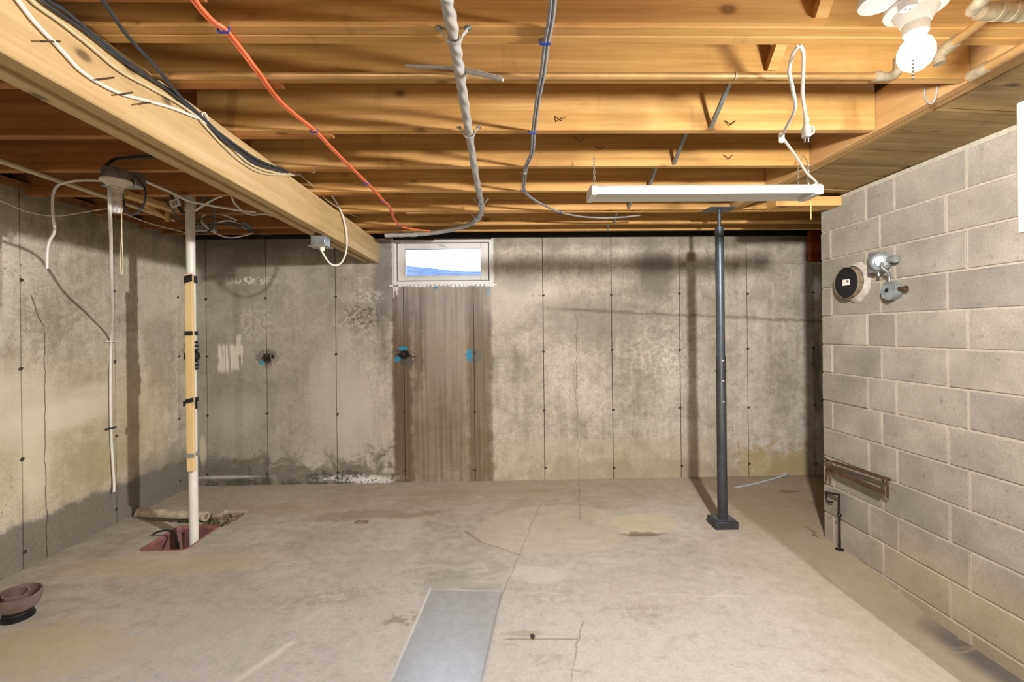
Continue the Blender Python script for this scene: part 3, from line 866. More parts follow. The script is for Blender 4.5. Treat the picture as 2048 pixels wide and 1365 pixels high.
tag(cb, 'short orange timber beam from the header to the block wall top', 'beam')
p0, p1 = P(1619, 466, Y=4.47), P(1645, 523, Y=4.47)
st = MB().box(p0.x, p1.x + .1, 4.45, 4.51, p1.z, p0.z + .02).build('timber_stub', 'stub', bevel=.003, smooth=False)
tag(st, 'short reddish timber block standing on the concrete ledge beside the block wall', 'timber')

# wooden cross bridging near the lamp, metal bridging further back
def wood_bridge(ya, yb, x, lab):
    t = thing('wood_bridging', lab, 'bridging', (x, (ya + yb) / 2, ZJ))
    MB().bar((x + .022, ya, ZT - .03), (x + .022, yb, ZJ + .03), .04, .03).build('brace', 'joist', t)
    MB().bar((x - .022, ya, ZJ + .03), (x - .022, yb, ZT - .03), .04, .03).build('brace', 'joist', t)
wood_bridge(1.194 + TJ + .001, 1.370, .985, 'crossed wooden bridging between joists beside the lit bulb')
wood_bridge(1.454, 1.643, 1.0, 'crossed wooden bridging in the joist gap above the copper pipe')
ORD = ['first', 'second', 'third', 'fourth', 'fifth', 'sixth']
for gi, (a, b) in enumerate(zip(rows[:-1], rows[1:])):
    ya = a + TJ + .001 + (.043 if abs(a - 3.436) < .01 else 0); x = .985
    o = MB().bar((x + .012, ya, ZT - .015), (x + .012, b - .001, ZJ + .006), .018, .006).bar((x + .004, ya, ZT - .012), (x + .004, b - .001, ZJ + .008), .003, .014).build('metal_bridging', 'galv')
    tag(o, 'slanted metal bridging strip in the %s joist gap behind the long copper pipe' % ORD[gi], 'bridging', 'metal bridging strips between the joists')

# ================================================================== STEEL POST
pp = P(1455, 1040, Z=.05); PXC, PYC = pp.x - .035, 3.40
post = thing('support_post', 'dark adjustable steel post carrying the header on a square foot', 'post', (PXC, PYC, 0))
MB().box(PXC - .088, PXC + .088, PYC - .075, PYC + .075, .0, .058).build('foot', 'steel_dark', post, bevel=.004)
MB().box(PXC - .07, PXC + .07, PYC - .06, PYC + .06, .058, .064).build('base_plate', 'steel', post, bevel=.002)
zs = P(1452, 713, Y=PYC).z
MB().lathe([(.036, .064), (.036, zs), (.0345, zs + .002)], (PXC, PYC, 0)).build('lower_tube', 'steel_dark', post)
ztop = P(1450, 455, Y=PYC).z
MB().lathe([(.0315, zs - .02), (.0315, ztop), (.027, ztop + .004)], (PXC, PYC, 0)).build('upper_tube', 'steel', post)
zh = ZJ - .006
MB().lathe([(.013, ztop), (.013, zh - .03), (.017, zh - .028), (.017, zh - .012)], (PXC, PYC, 0), seg=16).build('screw_jack', 'steel', post)
MB().box(PXC - .10, PXC + .10, PYC - .06, PYC + .06, zh - .012, zh - .001).build('top_plate', 'steel', post, bevel=.002)
for py in (722, 762, 803):
    zz = P(1452, py, Y=PYC).z
    MB().lathe([(.009, -.037), (.009, -.0405), (.006, -.042)], (PXC, PYC, zz), (0, 1, 0), 10).build('bolt', 'galv', post) if py else None
zz = P(1452, 742, Y=PYC).z
MB().cyl((PXC - .046, PYC, zz), (PXC + .046, PYC, zz), .006, 8).build('pin', 'rust', post)
zz = P(1452, 675, Y=PYC).z
MB().lathe([(.008, -.031), (.008, -.036), (.005, -.037)], (PXC, PYC, zz), (0, 1, 0), 10).build('bolt', 'rust', post)

# ================================================================== LIT LAMP (upper right)
LC = P(1832, 105, Y=1.226); LX, LY, LZ = LC
lamp = thing('ceiling_lamp', 'white lampholder with a side outlet and a lit bulb under the joists', 'lamp', (LX, LY, ZJ))
zb0 = LZ + .125
MB().lathe([(.05, zb0 + .012), (.052, zb0 + .05), (.05, ZJ)], (LX, LY, 0), seg=8).build('junction_box', 'galv', lamp)
MB().lathe([(.034, zb0 - .045), (.040, zb0 - .035), (.052, zb0 - .012), (.072, zb0 - .004), (.074, zb0 + .006), (.070, zb0 + .012), (.01, zb0 + .012)], (LX, LY, 0), seg=32).build('lampholder', 'porcelain', lamp)
ou = MB().box(LX - .066, LX - .034, LY - .045, LY - .012, zb0 - .024, zb0 + .0).build('outlet', 'white', lamp, bevel=.003)
for dx in (-.006, .006): MB().box(LX - .050 + dx - .0012, LX - .050 + dx + .0012, LY - .032, LY - .024, zb0 - .0246, zb0 - .0238).build('slot', 'black', ou)
MB().lathe([(.022, zb0 - .075), (.029, zb0 - .072), (.031, zb0 - .06), (.031, zb0 - .045)], (LX, LY, 0), seg=24).build('socket_ring', 'porcelain', lamp)
MB().lathe([(.019, LZ + .035), (.022, LZ + .05), (.022, zb0 - .072)], (LX, LY, 0), seg=24).build('bulb_neck', 'porcelain', lamp)
MB().lathe([(.002, LZ - .050), (.018, LZ - .047), (.033, LZ - .034), (.042, LZ - .012), (.042, LZ + .008), (.035, LZ + .026), (.024, LZ + .038), (.018, LZ + .044)], (LX, LY, 0), seg=28).build('bulb', 'bulb', lamp, label='glowing white light bulb')
pc = MB()
for i in range(6): pc.lathe([(.001, -.004), (.0045, 0), (.001, .004)], (LX - .028, LY - .02, LZ - .035 - .010 * i), seg=8)
pc.build('pull_chain', 'chain', lamp)
bulb_light('bulb_light', (LX, LY, LZ), BULB_W, .04, lamp)
# fill lamps added unseen behind the camera to brighten the room
def fill_lamp(x, y, lab):
    t = thing('ceiling_lamp', lab, 'lamp', (x, y, ZJ))
    MB().lathe([(.034, 2.36), (.052, 2.40), (.072, 2.41), (.072, 2.425), (.05, 2.43), (.05, ZJ)], (x, y, 0), seg=24).build('lampholder', 'porcelain', t)
    MB().lathe([(.022, 2.30), (.022, 2.36)], (x, y, 0), seg=16).build('bulb_neck', 'porcelain', t)
    MB().lathe([(.002, 2.20), (.033, 2.216), (.042, 2.24), (.042, 2.258), (.024, 2.288), (.02, 2.30)], (x, y, 0), seg=24).build('bulb', 'bulb', t)
    bulb_light('bulb_light', (x, y, 2.25), FILL_W, .04, t)
fill_lamp(-1.0, -.95, 'added fill lamp with a lit bulb over the unseen left rear of the room')
fill_lamp(1.0, -1.1, 'added fill lamp with a lit bulb over the unseen right rear of the room')

# neighbouring round cover and strap at the top edge of the view
q = P(1760, -2, Z=ZJ - .03)
o = MB().lathe([(.05, -.012), (.052, 0), (.046, .014), (.046, .03)], q, seg=28).build('round_cover', 'white'); tag(o, 'round white cover plate on the joists beside the lampholder', 'cover')
q = P(1796, 0, Z=ZJ - .002)
o = MB().box(q.x - .012, q.x + .012, q.y, q.y + .012, q.z - .05, q.z).build('metal_strap', 'galv', bevel=.002); tag(o, 'short bent metal strap between round cover and lampholder', 'strap')

# ================================================================== HANGING SHOP LIGHT
SY0, SY1 = 2.30, 2.44
a, b = P(1190, 385, Y=SY0), P(1636, 390, Y=SY0); zl = (a.z + b.z) / 2
slx0, slx1 = a.x, b.x
sl = thing('shop_light', 'long white hanging strip light on chains below the joists', 'light fixture', ((slx0 + slx1) / 2, 2.37, zl))
hh = .052
prof = [(SY0, zl), (SY0, zl + hh * .75), (SY0 + .018, zl + hh), (SY1 - .018, zl + hh), (SY1, zl + hh * .75), (SY1, zl),
        (SY1 - .008, zl + .002), (SY1 - .03, zl + .026), (SY0 + .03, zl + .026), (SY0 + .008, zl + .002)]
MB().prism([(slx0, y, z) for y, z in prof], (slx1 - slx0, 0, 0)).build('housing', 'white', sl, smooth=False)
MB().box(slx0 + .03, slx1 - .03, 2.33, 2.41, zl + .018, zl + .0255).build('diffuser', 'white', sl)
for x0, x1 in ((slx0 - .018, slx0 + .012), (slx1 - .012, slx1 + .03)):
    MB().prism([(x0, y, z) for y, z in [(SY0 - .003, zl - .004), (SY0 - .003, zl + .042), (SY0 + .016, zl + hh + .004), (SY1 - .016, zl + hh + .004), (SY1 + .003, zl + .042), (SY1 + .003, zl - .004)]], (x1 - x0, 0, 0)).build('end_cap', 'white', sl, bevel=.004, seg=2)
def chain(x, y, z0, z1, parent, dx=0):
    mb = MB(); n = max(3, int((z1 - z0) / .016))
    for i in range(n):
        c = Vector((x + dx * i / n, y, z0 + (i + .5) * (z1 - z0) / n)); ln = (z1 - z0) / n * .72
        ax = Vector((1, 0, 0)) if i % 2 else Vector((0, 1, 0))
        mb.tube([c + ax * .005 * math.cos(t) + Vector((0, 0, ln * math.sin(t))) for t in [2 * math.pi * j / 12 for j in range(13)]], .0013, 5)
    mb.build('chain', 'chain', parent)
chain(slx0 + .012, 2.37, zl + hh, ZJ - .002, sl); chain(slx1 - .03, 2.33, zl + hh, ZJ - .06, sl); chain(slx1 - .03, 2.41, zl + hh, ZJ - .06, sl)
MB().tube([(slx1 - .03, 2.33, ZJ - .06), (slx1 - .03, 2.37, ZJ), (slx1 - .03, 2.41, ZJ - .06)], .002, 6).build('hook', 'chain', sl)
q = P(1622, 402, Y=2.40); q2 = P(1622, 438, Y=2.40)
MB().tube([q, q2], .0016, 6).lathe([(.002, .0), (.006, .004), (.004, .012)], q2 - Vector((0, 0, .006)), seg=8).build('pull_chain', 'brass', sl)
cordp = [P(1637, 372, Y=2.36), P(1628, 360, Y=2.33), P(1612, 344, Y=2.25), P(1590, 310, Y=2.1), P(1568, 280, Y=1.95), P(1564, 272, Y=1.9), P(1575, 250, Y=1.8), P(1590, 216, Y=1.68), P(1584, 172, Y=1.58), P(1578, 142, Y=1.52), P(1586, 108, Y=1.47), P(1597, 92, Y=1.44)]
cord = MB().tube(spline(cordp, 8), .0062, 8).build('power_cord', 'whitecord', sl)
tl = [P(1600, 91, Y=1.44), P(1607, 108, Y=1.45), P(1606, 150, Y=1.46), P(1605, 190, Y=1.46), P(1610, 225, Y=1.46), P(1612, 242, Y=1.46)]
MB().tube(spline(tl, 6), .0060, 8).build('power_cord', 'whitecord', sl)
q = P(1612, 236, Y=1.46)
pl = MB().lathe([(.008, 0), (.009, -.012), (.007, -.014), (.009, -.020), (.007, -.022), (.011, -.030), (.014, -.040), (.014, -.062), (.012, -.066)], q, seg=14).build('plug', 'whitecord', sl)
for dx in (-.006, .006): MB().box(q.x + dx - .001, q.x + dx + .001, q.y - .003, q.y + .003, q.z - .082, q.z - .064).build('prong', 'galv', pl)
MB().tube(spline([q + Vector((.012, 0, -.03)), q + Vector((.024, 0, -.032)), q + Vector((.025, 0, -.05)), q + Vector((.012, 0, -.058))], 5), .003, 6).build('plug_grip', 'whitecord', pl)
q = P(1563, 275, Y=1.91)
MB().box(q.x - .012, q.x + .012, q.y - .008, q.y + .008, q.z - .024, q.z + .018).build('cord_clip', 'whitecord', sl, bevel=.005)

# ================================================================== PIPES OVERHEAD
def pipe(name, pts, r, mat, label, joints=(), jm='solder', jr=1.25, jl=.05, group=None):
    t = thing(name, label, 'pipe', tuple(Vector(pts[0])), group)
    MB().tube(pts, r, 14).build('tube', mat, t)
    for j in joints:
        i, f = int(j), j - int(j); p = Vector(pts[i]); qn = Vector(pts[min(i + 1, len(pts) - 1)]); d = (qn - p) if (qn - p).length > 0 else (p - Vector(pts[i - 1]))
        c = p + d * f; d = d.normalized()
        MB().tube([c - d * jl / 2, c + d * jl / 2], r * jr, 14).build('fitting', jm, t)
    return t
YP, ZP = 1.627, ZJ - .005
xa, xb = P(318, 128, Y=YP).x, P(1752, 152, Y=YP).x
pipe('copper_pipe', [(xa - .35, YP, ZP), (0, YP, ZP), (xb, YP, ZP)], .0125, 'copper', 'long tan copper pipe fixed along the joist between beam and header', joints=[1.62], jl=.004)
el = thing('pipe_elbow', 'soldered copper elbow at the end of the long joist pipe', 'pipe', (xb, YP, ZP))
MB().tube(spline([(xb, YP, ZP), (xb + .05, YP, ZP), (xb + .075, YP - .01, ZP + .015), (xb + .08, YP - .01, ZP + .06)], 6), .0155, 14).build('bend', 'solder', el)
MB().tube([(xb - .008, YP, ZP), (xb + .012, YP, ZP)], .018, 14).build('collar', 'solder', el)
# pipe hanger strap, notched and bent down
h0, h1 = P(905, 136, Y=1.56), P(1006, 160, Y=1.50)
hg = MB().bar(h0, h0.lerp(h1, .45), .014, .010).bar(h0.lerp(h1, .45), h1, .011, .008).bar(P(811, 132, Y=1.58), h0, .010, .006)
for i in range(14): c = h0.lerp(h1, .3 + .05 * i); hg.box(c.x - .003, c.x + .003, c.y - .006, c.y + .006, c.z + .002, c.z + .010)
tag(hg.build('pipe_hanger', 'wrap'), 'notched grey plastic pipe hanger hanging below the copper pipe', 'hanger')
# three pipes on the right
e0, e1 = P(1893, 96, Z=ZJ - .045), P(1965, 42, Z=ZJ - .045)
pipe('copper_pipe', [e0, e1, e1 + (e1 - e0) * .3], .0125, 'copper', 'short copper stub pipe pointing at the lit bulb with a soldered end', joints=[0.08], jl=.05, jr=1.5)
tag(MB().tube(spline([e0 + (e1 - e0) * .05, e0, e0 + Vector((-.012, .01, -.02)), e0 + Vector((-.012, .01, -.045))], 5), .017, 14).build('pipe_elbow', 'solder'), 'whitish soldered elbow turned down beside the lit bulb', 'pipe')
XP = P(1936, 155, Z=ZJ - .03).x
yq = P(1936, 155, Z=ZJ - .03).y
pipe('copper_pipe', [(XP, yq, ZJ - .03), (XP, .3, ZJ - .03), (XP, -1.8, ZJ - .03)], .0155, 'copper', 'tan copper pipe running along the underside of the header', joints=[.03, .22], jl=.06)
f0 = P(1960, 22, Z=ZJ - .05); f1 = P(2100, 25, Z=ZJ - .05)
pipe('waste_pipe', [f0, f1, f1 + Vector((.5, 0, 0))], .023, 'solder', 'wide tan waste pipe with ribbed coupling in the joist corner', joints=[.25, .45, .65, .85], jl=.012, jr=1.12, jm='solder')
tag(MB().tube(spline([P(1946, 20, Z=ZJ - .06), P(1958, 6, Z=ZJ - .07), P(1990, -30, Z=ZJ - .07), P(2060, -120, Z=ZJ - .07)], 5), .017, 14).build('copper_pipe', 'solder'), 'pale copper pipe leaving the ribbed waste pipe over the camera side', 'pipe')
q = P(2047, 170, X=2.20)
o = MB().lathe([(.020, -.62), (.020, -.02), (.024, -.02), (.024, .10)], q, seg=18).build('vertical_pipe', 'pvc'); tag(o, 'white plastic pipe hanging vertically in front of the block wall', 'pipe')
# wire hook on the header face
hk = MB().tube(spline([P(1850, 172, X=XH0 - .006), P(1850, 195, X=XH0 - .012), P(1860, 207, X=XH0 - .016), P(1870, 198, X=XH0 - .012), P(1875, 170, X=XH0 - .006)], 6), .0035, 8).build('wire_hook', 'wrap')
tag(hk, 'U-shaped wire hook on the face of the header', 'hook')

# ================================================================== CABLES ACROSS THE JOISTS
def staples(pts, fr, parent, mat='blue', w=.013, h=.007):
    for f in fr:
        i = int(f); p = Vector(pts[i]); d = (Vector(pts[i + 1]) - p); p = p + d * (f - i)
        s = d.normalized().cross(Vector((0, 0, 1))).normalized()
        MB().bar(p - s * w - Vector((0, 0, .007)), p + s * w - Vector((0, 0, .007)), .008, .004).bar(p - s * w + Vector((0, 0, -.002)), p - s * w + Vector((0, 0, .009)), .005, .004, (1, 0, 0)).bar(p + s * w + Vector((0, 0, -.002)), p + s * w + Vector((0, 0, .009)), .005, .004, (1, 0, 0)).build('staple', mat, parent)
zc = lambda py: ZJ - (.027 if 115 < py < 185 else .010)
op = [P(x, y, Z=zc(y)) for x, y in [(372, -20), (385, 0), (402, 22), (425, 45), (447, 60), (480, 100), (510, 140), (560, 205), (628, 262), (660, 295), (700, 335), (722, 356), (752, 387), (766, 402), (778, 415), (788, 440), (800, 452), (815, 457), (857, 462)]]
t = thing('orange_cable', 'orange electrical cable stapled diagonally across the joists', 'cable', tuple(op[0]))
sp = spline(op, 6); MB().tube(sp, .0062, 8).tube([p + Vector((.009, 0, 0)) for p in sp], .0058, 8).build('sheath', 'orange', t)
staples(op, [4, 8, 11.3, 13, 16], t, w=.016)
gp = [P(x, y, Z=zc(y)) for x, y in [(1104, -25), (1102, 0), (1098, 40), (1090, 84), (1082, 150), (1073, 200), (1065, 264), (1062, 305), (1051, 332), (1047, 362), (1046, 380), (1060, 395), (1085, 410), (1120, 425), (1160, 433), (1200, 436), (1240, 435), (1278, 431)]]
t = thing('grey_cable', 'twin grey cable with blue staples running under the joists', 'cable', tuple(gp[0]))
sp = spline(gp, 6); MB().tube(sp, .0062, 8).tube([p + Vector((.011, .002, 0)) for p in sp], .006, 8).build('sheath', 'greycable', t)
staples(gp, [3, 6, 10, 13], t, w=.017)
bp = [P(x, y, Z=ZJ - (.042 if 110 < y < 180 else .027)) for x, y in [(888, -25), (893, 0), (904, 55), (913, 105), (920, 150), (928, 205), (938, 265), (948, 330), (957, 378), (963, 408), (960, 430), (944, 446), (915, 457), (868, 466), (820, 470), (770, 471)]]
t = thing('wrapped_cable_bundle', 'thick grey plastic-wrapped cable bundle strapped under the joists', 'cable', tuple(bp[0]))
sp = spline(bp, 26); tot = 62.
MB().tube(sp, .02, 18, rf=lambda u, a: .0200 - .0036 * abs(math.sin(1.5 * (a + u * tot))) ** 3 + .0012 * math.sin(2 * a - u * 90)).build('wrap', 'wrap', t)
for i in (2.3, 6, 8.9, 10.3):
    k0 = int(i); p = bp[k0].lerp(bp[k0 + 1], i - k0); d = (bp[k0 + 1] - bp[k0]).normalized(); s = d.cross(Vector((0, 0, 1))).normalized()
    pts = [p + s * .05 + Vector((0, 0, .025))] + [p + s * .0275 * math.cos(a) - Vector((0, 0, .0275 * math.sin(a))) for a in [math.pi * j / 10 for j in range(11)]] + [p - s * .05 + Vector((0, 0, .025))]
    stp = MB(); 
    for a_, b_ in zip(pts, pts[1:]): stp.bar(a_, b_, .016, .0025, tuple(d.cross((b_ - a_).normalized())) )
    stp.build('strap', 'wrap', t)
    for sgn in (1, -1): MB().lathe([(.012, .021), (.012, .024), (.005, .017)], p + s * .045 * sgn, seg=10).build('screw', 'galv', t)

# ---- cables along the right face of the main beam
XC = XBR + .008
wp = [P(x, y, X=XC) for x, y in [(20, -20), (35, 0), (70, 45), (120, 97), (160, 140), (205, 170), (250, 190), (300, 203), (350, 218), (400, 238)]]
t = thing('white_cable', 'white cable sagging over nails on the face of the big beam', 'cable', tuple(wp[0]))
MB().tube(spline(wp, 6), .0055, 8).build('sheath', 'whitecord', t)
for a_, b_ in (((83, 83), (120, 83)), ((195, 160), (228, 155)), ((238, 190), (265, 185)), ((277, 209), (310, 203))):
    MB().tube([P(*a_, X=XC + .018), P(*b_, X=XC - .006)], .0026, 6).build('nail', 'rust', t)
cable('black_cable', [P(x, y, X=XC + .002) for x, y in [(80, -18), (95, 0), (130, 22), (190, 72), (250, 120), (300, 157), (350, 187), (405, 235), (440, 272), (500, 318), (560, 342), (585, 344)]], .0058, 'darkcable', 'black cable following the upper edge of the big beam face', group=None)
cable('black_cable', [P(x, y, X=XC + .004) for x, y in [(60, -20), (100, 14), (170, 62), (240, 118), (290, 152), (340, 184), (405, 239), (450, 284), (510, 327), (575, 346)]], .0045, 'darkcable', 'thin black cable just below the other black cable on the beam')
cable('beige_cable', [P(x, y, X=XC) for x, y in [(52, -10), (75, 12), (120, 44), (180, 92), (240, 142), (300, 175), (350, 203), (400, 238), (450, 282), (500, 328), (555, 347), (598, 347)]], .0055, 'beige', 'beige cable stapled along the middle of the beam face')
cable('beige_cable', [P(x, y, X=XC) for x, y in [(400, 240), (440, 285), (480, 322), (520, 345), (560, 350), (598, 350)]], .005, 'beige', 'short beige cable sagging lowest in the bundle on the beam')
tiep = P(408, 236, X=XC)
tag(MB().tube([tiep + Vector((.004, .018 * math.cos(a), .022 * math.sin(a))) for a in [2 * math.pi * j / 16 for j in range(17)]], .003, 6).build('cable_tie', 'whitecord'), 'white cable tie gathering the cables on the beam face', 'cable tie')
tiep = P(583, 345, X=XC)
tag(MB().tube([tiep + Vector((.006, .022 * math.cos(a), .018 * math.sin(a))) for a in [2 * math.pi * j / 16 for j in range(17)]], .003, 6).build('cable_tie', 'beige'), 'beige cable staple holding the far end of the bundle on the beam', 'cable tie')
cable('steel_cable', [P(185, -25, Z=ZJ - .01), P(205, 0, Z=ZJ - .012), P(255, 72, Z=ZJ - .014), P(310, 132, Z=ZJ - .018), P(362, 195, X=XC + .01), P(410, 240, X=XC + .004), P(450, 275, X=XC + .004), P(520, 322, X=XC + .004), P(580, 343, X=XC)], .0060, 'darkcable', 'dark grey cable dropping from the joists onto the beam face')
cable('beige_cable', [P(x, y, X=XC) for x, y in [(598, 348), (625, 372), (660, 405), (700, 428), (735, 444), (752, 458), (760, 470)]], .0042, 'beige', 'thin beige cable running on to the beam end at the wall')
# junction box under the beam with its looped cable
q = P(641, 474, Z=ZB - .0)
jb = thing('junction_box', 'small metal junction box with cover plate fixed under the big beam', 'electrical box', (-1.335, q.y, ZB))
JX, JY = -1.335, q.y
MB().box(JX - .052, JX + .052, JY - .05, JY + .05, ZB - .072, ZB + .003).build('body', 'zinc', jb, bevel=.004)
MB().box(JX - .072, JX + .072, JY - .06, JY + .06, ZB - .077, ZB - .072).build('cover_plate', 'wrap', jb, bevel=.002)
MB().lathe([(.016, -.105), (.018, -.10), (.018, -.077)], (JX + .012, JY, ZB), seg=14).build('connector', 'pvc', jb)
lp = [P(640, 362, X=XC + .004), P(668, 398, X=XC + .006), P(684, 428, X=XC + .008), P(693, 465, X=XC + .012), P(693, 500, X=XC + .02), P(684, 524, X=-1.24), P(670, 531, X=-1.27), P(657, 524, X=-1.30), Vector((JX + .014, JY, ZB - .115)), Vector((JX + .012, JY, ZB - .09))]
cable('beige_cable', lp, .0068, 'whitecord', 'cream cable looping down from the beam face into the junction box')

# small things on the joists: bent nails and cup hooks
def nail(px, py, dx, dz, yj, lab, grp):
    p = P(px, py, Y=yj - .001)
    o = MB().tube([p, p + Vector((dx * .5, -.02, -dz)), p + Vector((dx, -.012, -dz * .2))], .0022, 6).build('bent_nail', 'rust')
    tag(o, lab, 'nail', grp)
for px, py, yj, lab in ((1110, 233, 2.072, 'bent rusty nail in the joist face beside the twin grey cable'), (1448, 241, 2.072, 'bent rusty nail at the foot of the first metal bridging strip'),
                        (1190, 292, 2.523, 'bent rusty nail above the left chain of the shop light'), (1446, 310, 2.523, 'bent rusty nail above the middle of the shop light'),
                        (1150, 276, 2.523, 'bent rusty nail between the twin grey cable and the shop light chain')):
    nail(px, py, .05, .03, yj, lab, 'bent nails in the joist faces')
for px, py, yj, lab in ((626, 334, 2.56, 'small open cup hook under a joist near the orange cable'), (1047, 337, 2.56, 'small open cup hook under a joist near the grey cable')):
    p = P(px, py, Z=ZJ - .001)
    tag(MB().tube([p, p + Vector((0, 0, -.012))] + [p + Vector((.011 * math.sin(a), 0, -.023 + .011 * math.cos(a))) for a in [j * .5 for j in range(1, 10)]], .0018, 6).build('cup_hook', 'chain'), lab, 'hook')

# ================================================================== LEFT LAMP AND BOXES
YL = 2.47
lc = P(232, 372, Y=YL); LLX = lc.x
lp2 = thing('ceiling_lamp', 'dusty cream lampholder with an unlit white bulb on a metal box', 'lamp', (LLX, YL, ZJ))
zt_ = P(232, 362, Y=YL).z
MB().lathe([(.060, zt_ + .002), (.062, zt_ + .01), (.062, zt_ + .055), (.058, zt_ + .062)], (LLX, YL, 0), seg=8).build('octagon_box', 'galv', lp2)
MB().lathe([(.030, zt_ - .062), (.032, zt_ - .055), (.030, zt_ - .05), (.034, zt_ - .045), (.032, zt_ - .04), (.036, zt_ - .034), (.052, zt_ - .018), (.070, zt_ - .008), (.072, zt_ + .0), (.066, zt_ + .004)], (LLX, YL, 0), seg=28).build('lampholder', 'old_white', lp2)
MB().lathe([(.024, zt_ - .128), (.026, zt_ - .10), (.028, zt_ - .095), (.027, zt_ - .09), (.027, zt_ - .06)], (LLX, YL, 0), seg=20).build('socket', 'old_white', lp2)
MB().lathe([(.002, zt_ - .180), (.018, zt_ - .177), (.028, zt_ - .165), (.031, zt_ - .148), (.026, zt_ - .128)], (LLX, YL, 0), seg=22).build('bulb', 'white', lp2)
MB().lathe([(.012, -.034), (.012, -.030)], (LLX - .004, YL, zt_ - .085), (0, 1, 0), 14).build('key_switch', 'old_white', lp2)
bx = thing('square_box', 'grey square metal box behind the unlit lampholder', 'electrical box', (LLX, 2.60, zt_))
b0, b1 = P(200, 340, Y=2.585), P(272, 371, Y=2.585)
MB().box(b0.x, b1.x, 2.585, 2.66, b1.z, b0.z).build('body', 'galv', bx, bevel=.004)
q = P(263, 362, Y=2.584); MB().lathe([(.006, 0), (.006, .002)], q, (0, -1, 0), 10).build('knockout', 'iron', bx)
cable('grey_cable', [P(212, 333, Y=YL), P(220, 324, Y=YL + .01), P(234, 318, Y=2.52), P(265, 315, Y=2.54), P(300, 314, Y=2.55), P(330, 314, Y=2.55)], .008, 'darkcable', 'short dark grey cable curving from lampholder box to the joist')
cable('black_cable', [P(258, 347, Y=2.46), P(270, 352, Y=2.47), P(283, 366, Y=2.47), P(291, 385, Y=2.47), P(288, 408, Y=2.47), P(276, 425, Y=2.47), P(264, 430, Y=2.47), P(253, 420, Y=2.48), P(247, 402, Y=2.5), P(246, 388, Y=2.5)], .0045, 'darkcable', 'black wire looping beside the unlit bulb')
wt_ = [P(205, 362, Y=2.60), P(180, 361, Y=2.62), P(150, 362, Y=2.64), P(125, 367, Y=2.66), P(113, 374, Y=2.66), P(106, 390, Y=2.66), P(105, 415, Y=2.66), P(107, 440, Y=2.66), P(109, 463, Y=2.66), P(100, 481, Y=2.66), P(95, 500, Y=2.66), P(94, 538, Y=2.66)]
cable('white_cable', wt_, .007, 'whitecord', 'white cable end hanging loose from the square box by the left wall')
lc_ = [P(219, 372, Y=2.41), P(219, 400, Y=2.40), P(220, 430, Y=2.45), P(222, 480, Y=2.75), P(223, 560, Y=3.0), P(225, 620, Y=3.3), Vector(P(222, 683, X=XL + .02)), P(221, 760, X=XL + .025), P(222, 857, X=XL + .02), P(225, 920, X=XL + .02), P(228, 965, X=XL + .03), P(228, 985, X=XL + .05)]
t = thing('white_cable', 'long white cable hanging from the lampholder down the left wall', 'cable', tuple(lc_[-1]))
MB().tube(spline(lc_, 6), .0085, 8).build('sheath', 'whitecord', t)
for (x, y) in ((222, 683), (222, 857)):
    p = P(x, y, X=XL + .02); MB().box(p.x - .012, p.x + .010, p.y - .045, p.y + .045, p.z - .006, p.z + .006).build('clip', 'whitecord' if y < 700 else 'darkcable', t, bevel=.002)
s0 = P(241, 428, Y=2.45)
ps = MB().tube(spline([P(240, 395, Y=2.44), P(243, 430, Y=2.44), P(243, 470, Y=2.44), P(241, 530, Y=2.44), P(243, 550, Y=2.44), P(246, 530, Y=2.44), P(244, 480, Y=2.44), P(243, 440, Y=2.44)], 5), .0022, 6).build('pull_string', 'string')
tag(ps, 'cream pull string hanging in a loop below the unlit bulb', 'string')
# conduit under the joists along the left wall
c0, c1 = P(0, 318, Z=ZJ - .02), P(339, 441, Z=ZJ - .02)
cx_ = (c0.x + c1.x) / 2
pipe('conduit', [(cx_, YR + .05, ZJ - .018), (cx_, 1., ZJ - .018), (cx_, c1.y, ZJ - .018)], .014, 'beige', 'thin cream conduit strapped under the joists along the left wall', joints=[1.48], jl=.012, jm='copper')
cable('thin_white_cable', [P(0, 402, X=XL + .05), P(60, 425, X=XL + .05), P(120, 432, X=XL + .05), P(215, 418, Y=3.3), P(250, 428, Y=3.4), P(300, 447, Y=3.6), P(372, 466, Y=3.9)], .004, 'whitecord', 'thin white wire following the top of the left wall')
# discharge pipe of the sump with its strapped board
DY = 3.35
d0, d1 = P(382, 395, Y=DY), P(386, 1085, Y=DY); DX = (d0.x + d1.x) / 2
dp = thing('discharge_pipe', 'white plastic discharge pipe rising from the red sump to the joists', 'pipe', (DX, DY, 0))
MB().tube([(DX, DY, -.3), (DX, DY, d0.z - .02)], .030, 18).build('riser', 'pvc', dp)
MB().tube(spline([(DX, DY, d0.z - .10), (DX, DY, d0.z - .02), (DX - .015, DY, d0.z + .022), (DX - .06, DY, d0.z + .035), (DX - .12, DY, d0.z + .035)], 5), .036, 18).build('elbow', 'pvc', dp)
MB().tube([(DX - .1, DY, d0.z + .035), (XL + .02, DY, d0.z + .035)], .030, 18).build('cross_run', 'pvc', dp)
zv0, zv1 = P(385, 740, Y=DY).z, P(385, 683, Y=DY).z
MB().lathe([(.036, zv0), (.042, zv0 + .01), (.042, zv0 + .06), (.036, zv0 + .07), (.048, zv0 + .08), (.052, zv0 + .10), (.048, zv0 + .125), (.036, zv0 + .135), (.042, zv0 + .15), (.042, zv1 - .01), (.036, zv1)], (DX, DY, 0), seg=20).build('check_valve', 'black', dp)
for z in (zv0 + .02, zv0 + .05, zv1 - .02, zv1 - .05):
    cl = MB().lathe([(.0435, -.005), (.0435, .005)], (DX, DY, z), seg=20).box(DX + .042, DX + .062, DY - .012, DY + .004, z - .006, z + .006).build('hose_clamp', 'galv', dp)
z0b, z1b = P(381, 943, Y=3.30).z, P(380, 548, Y=3.30).z
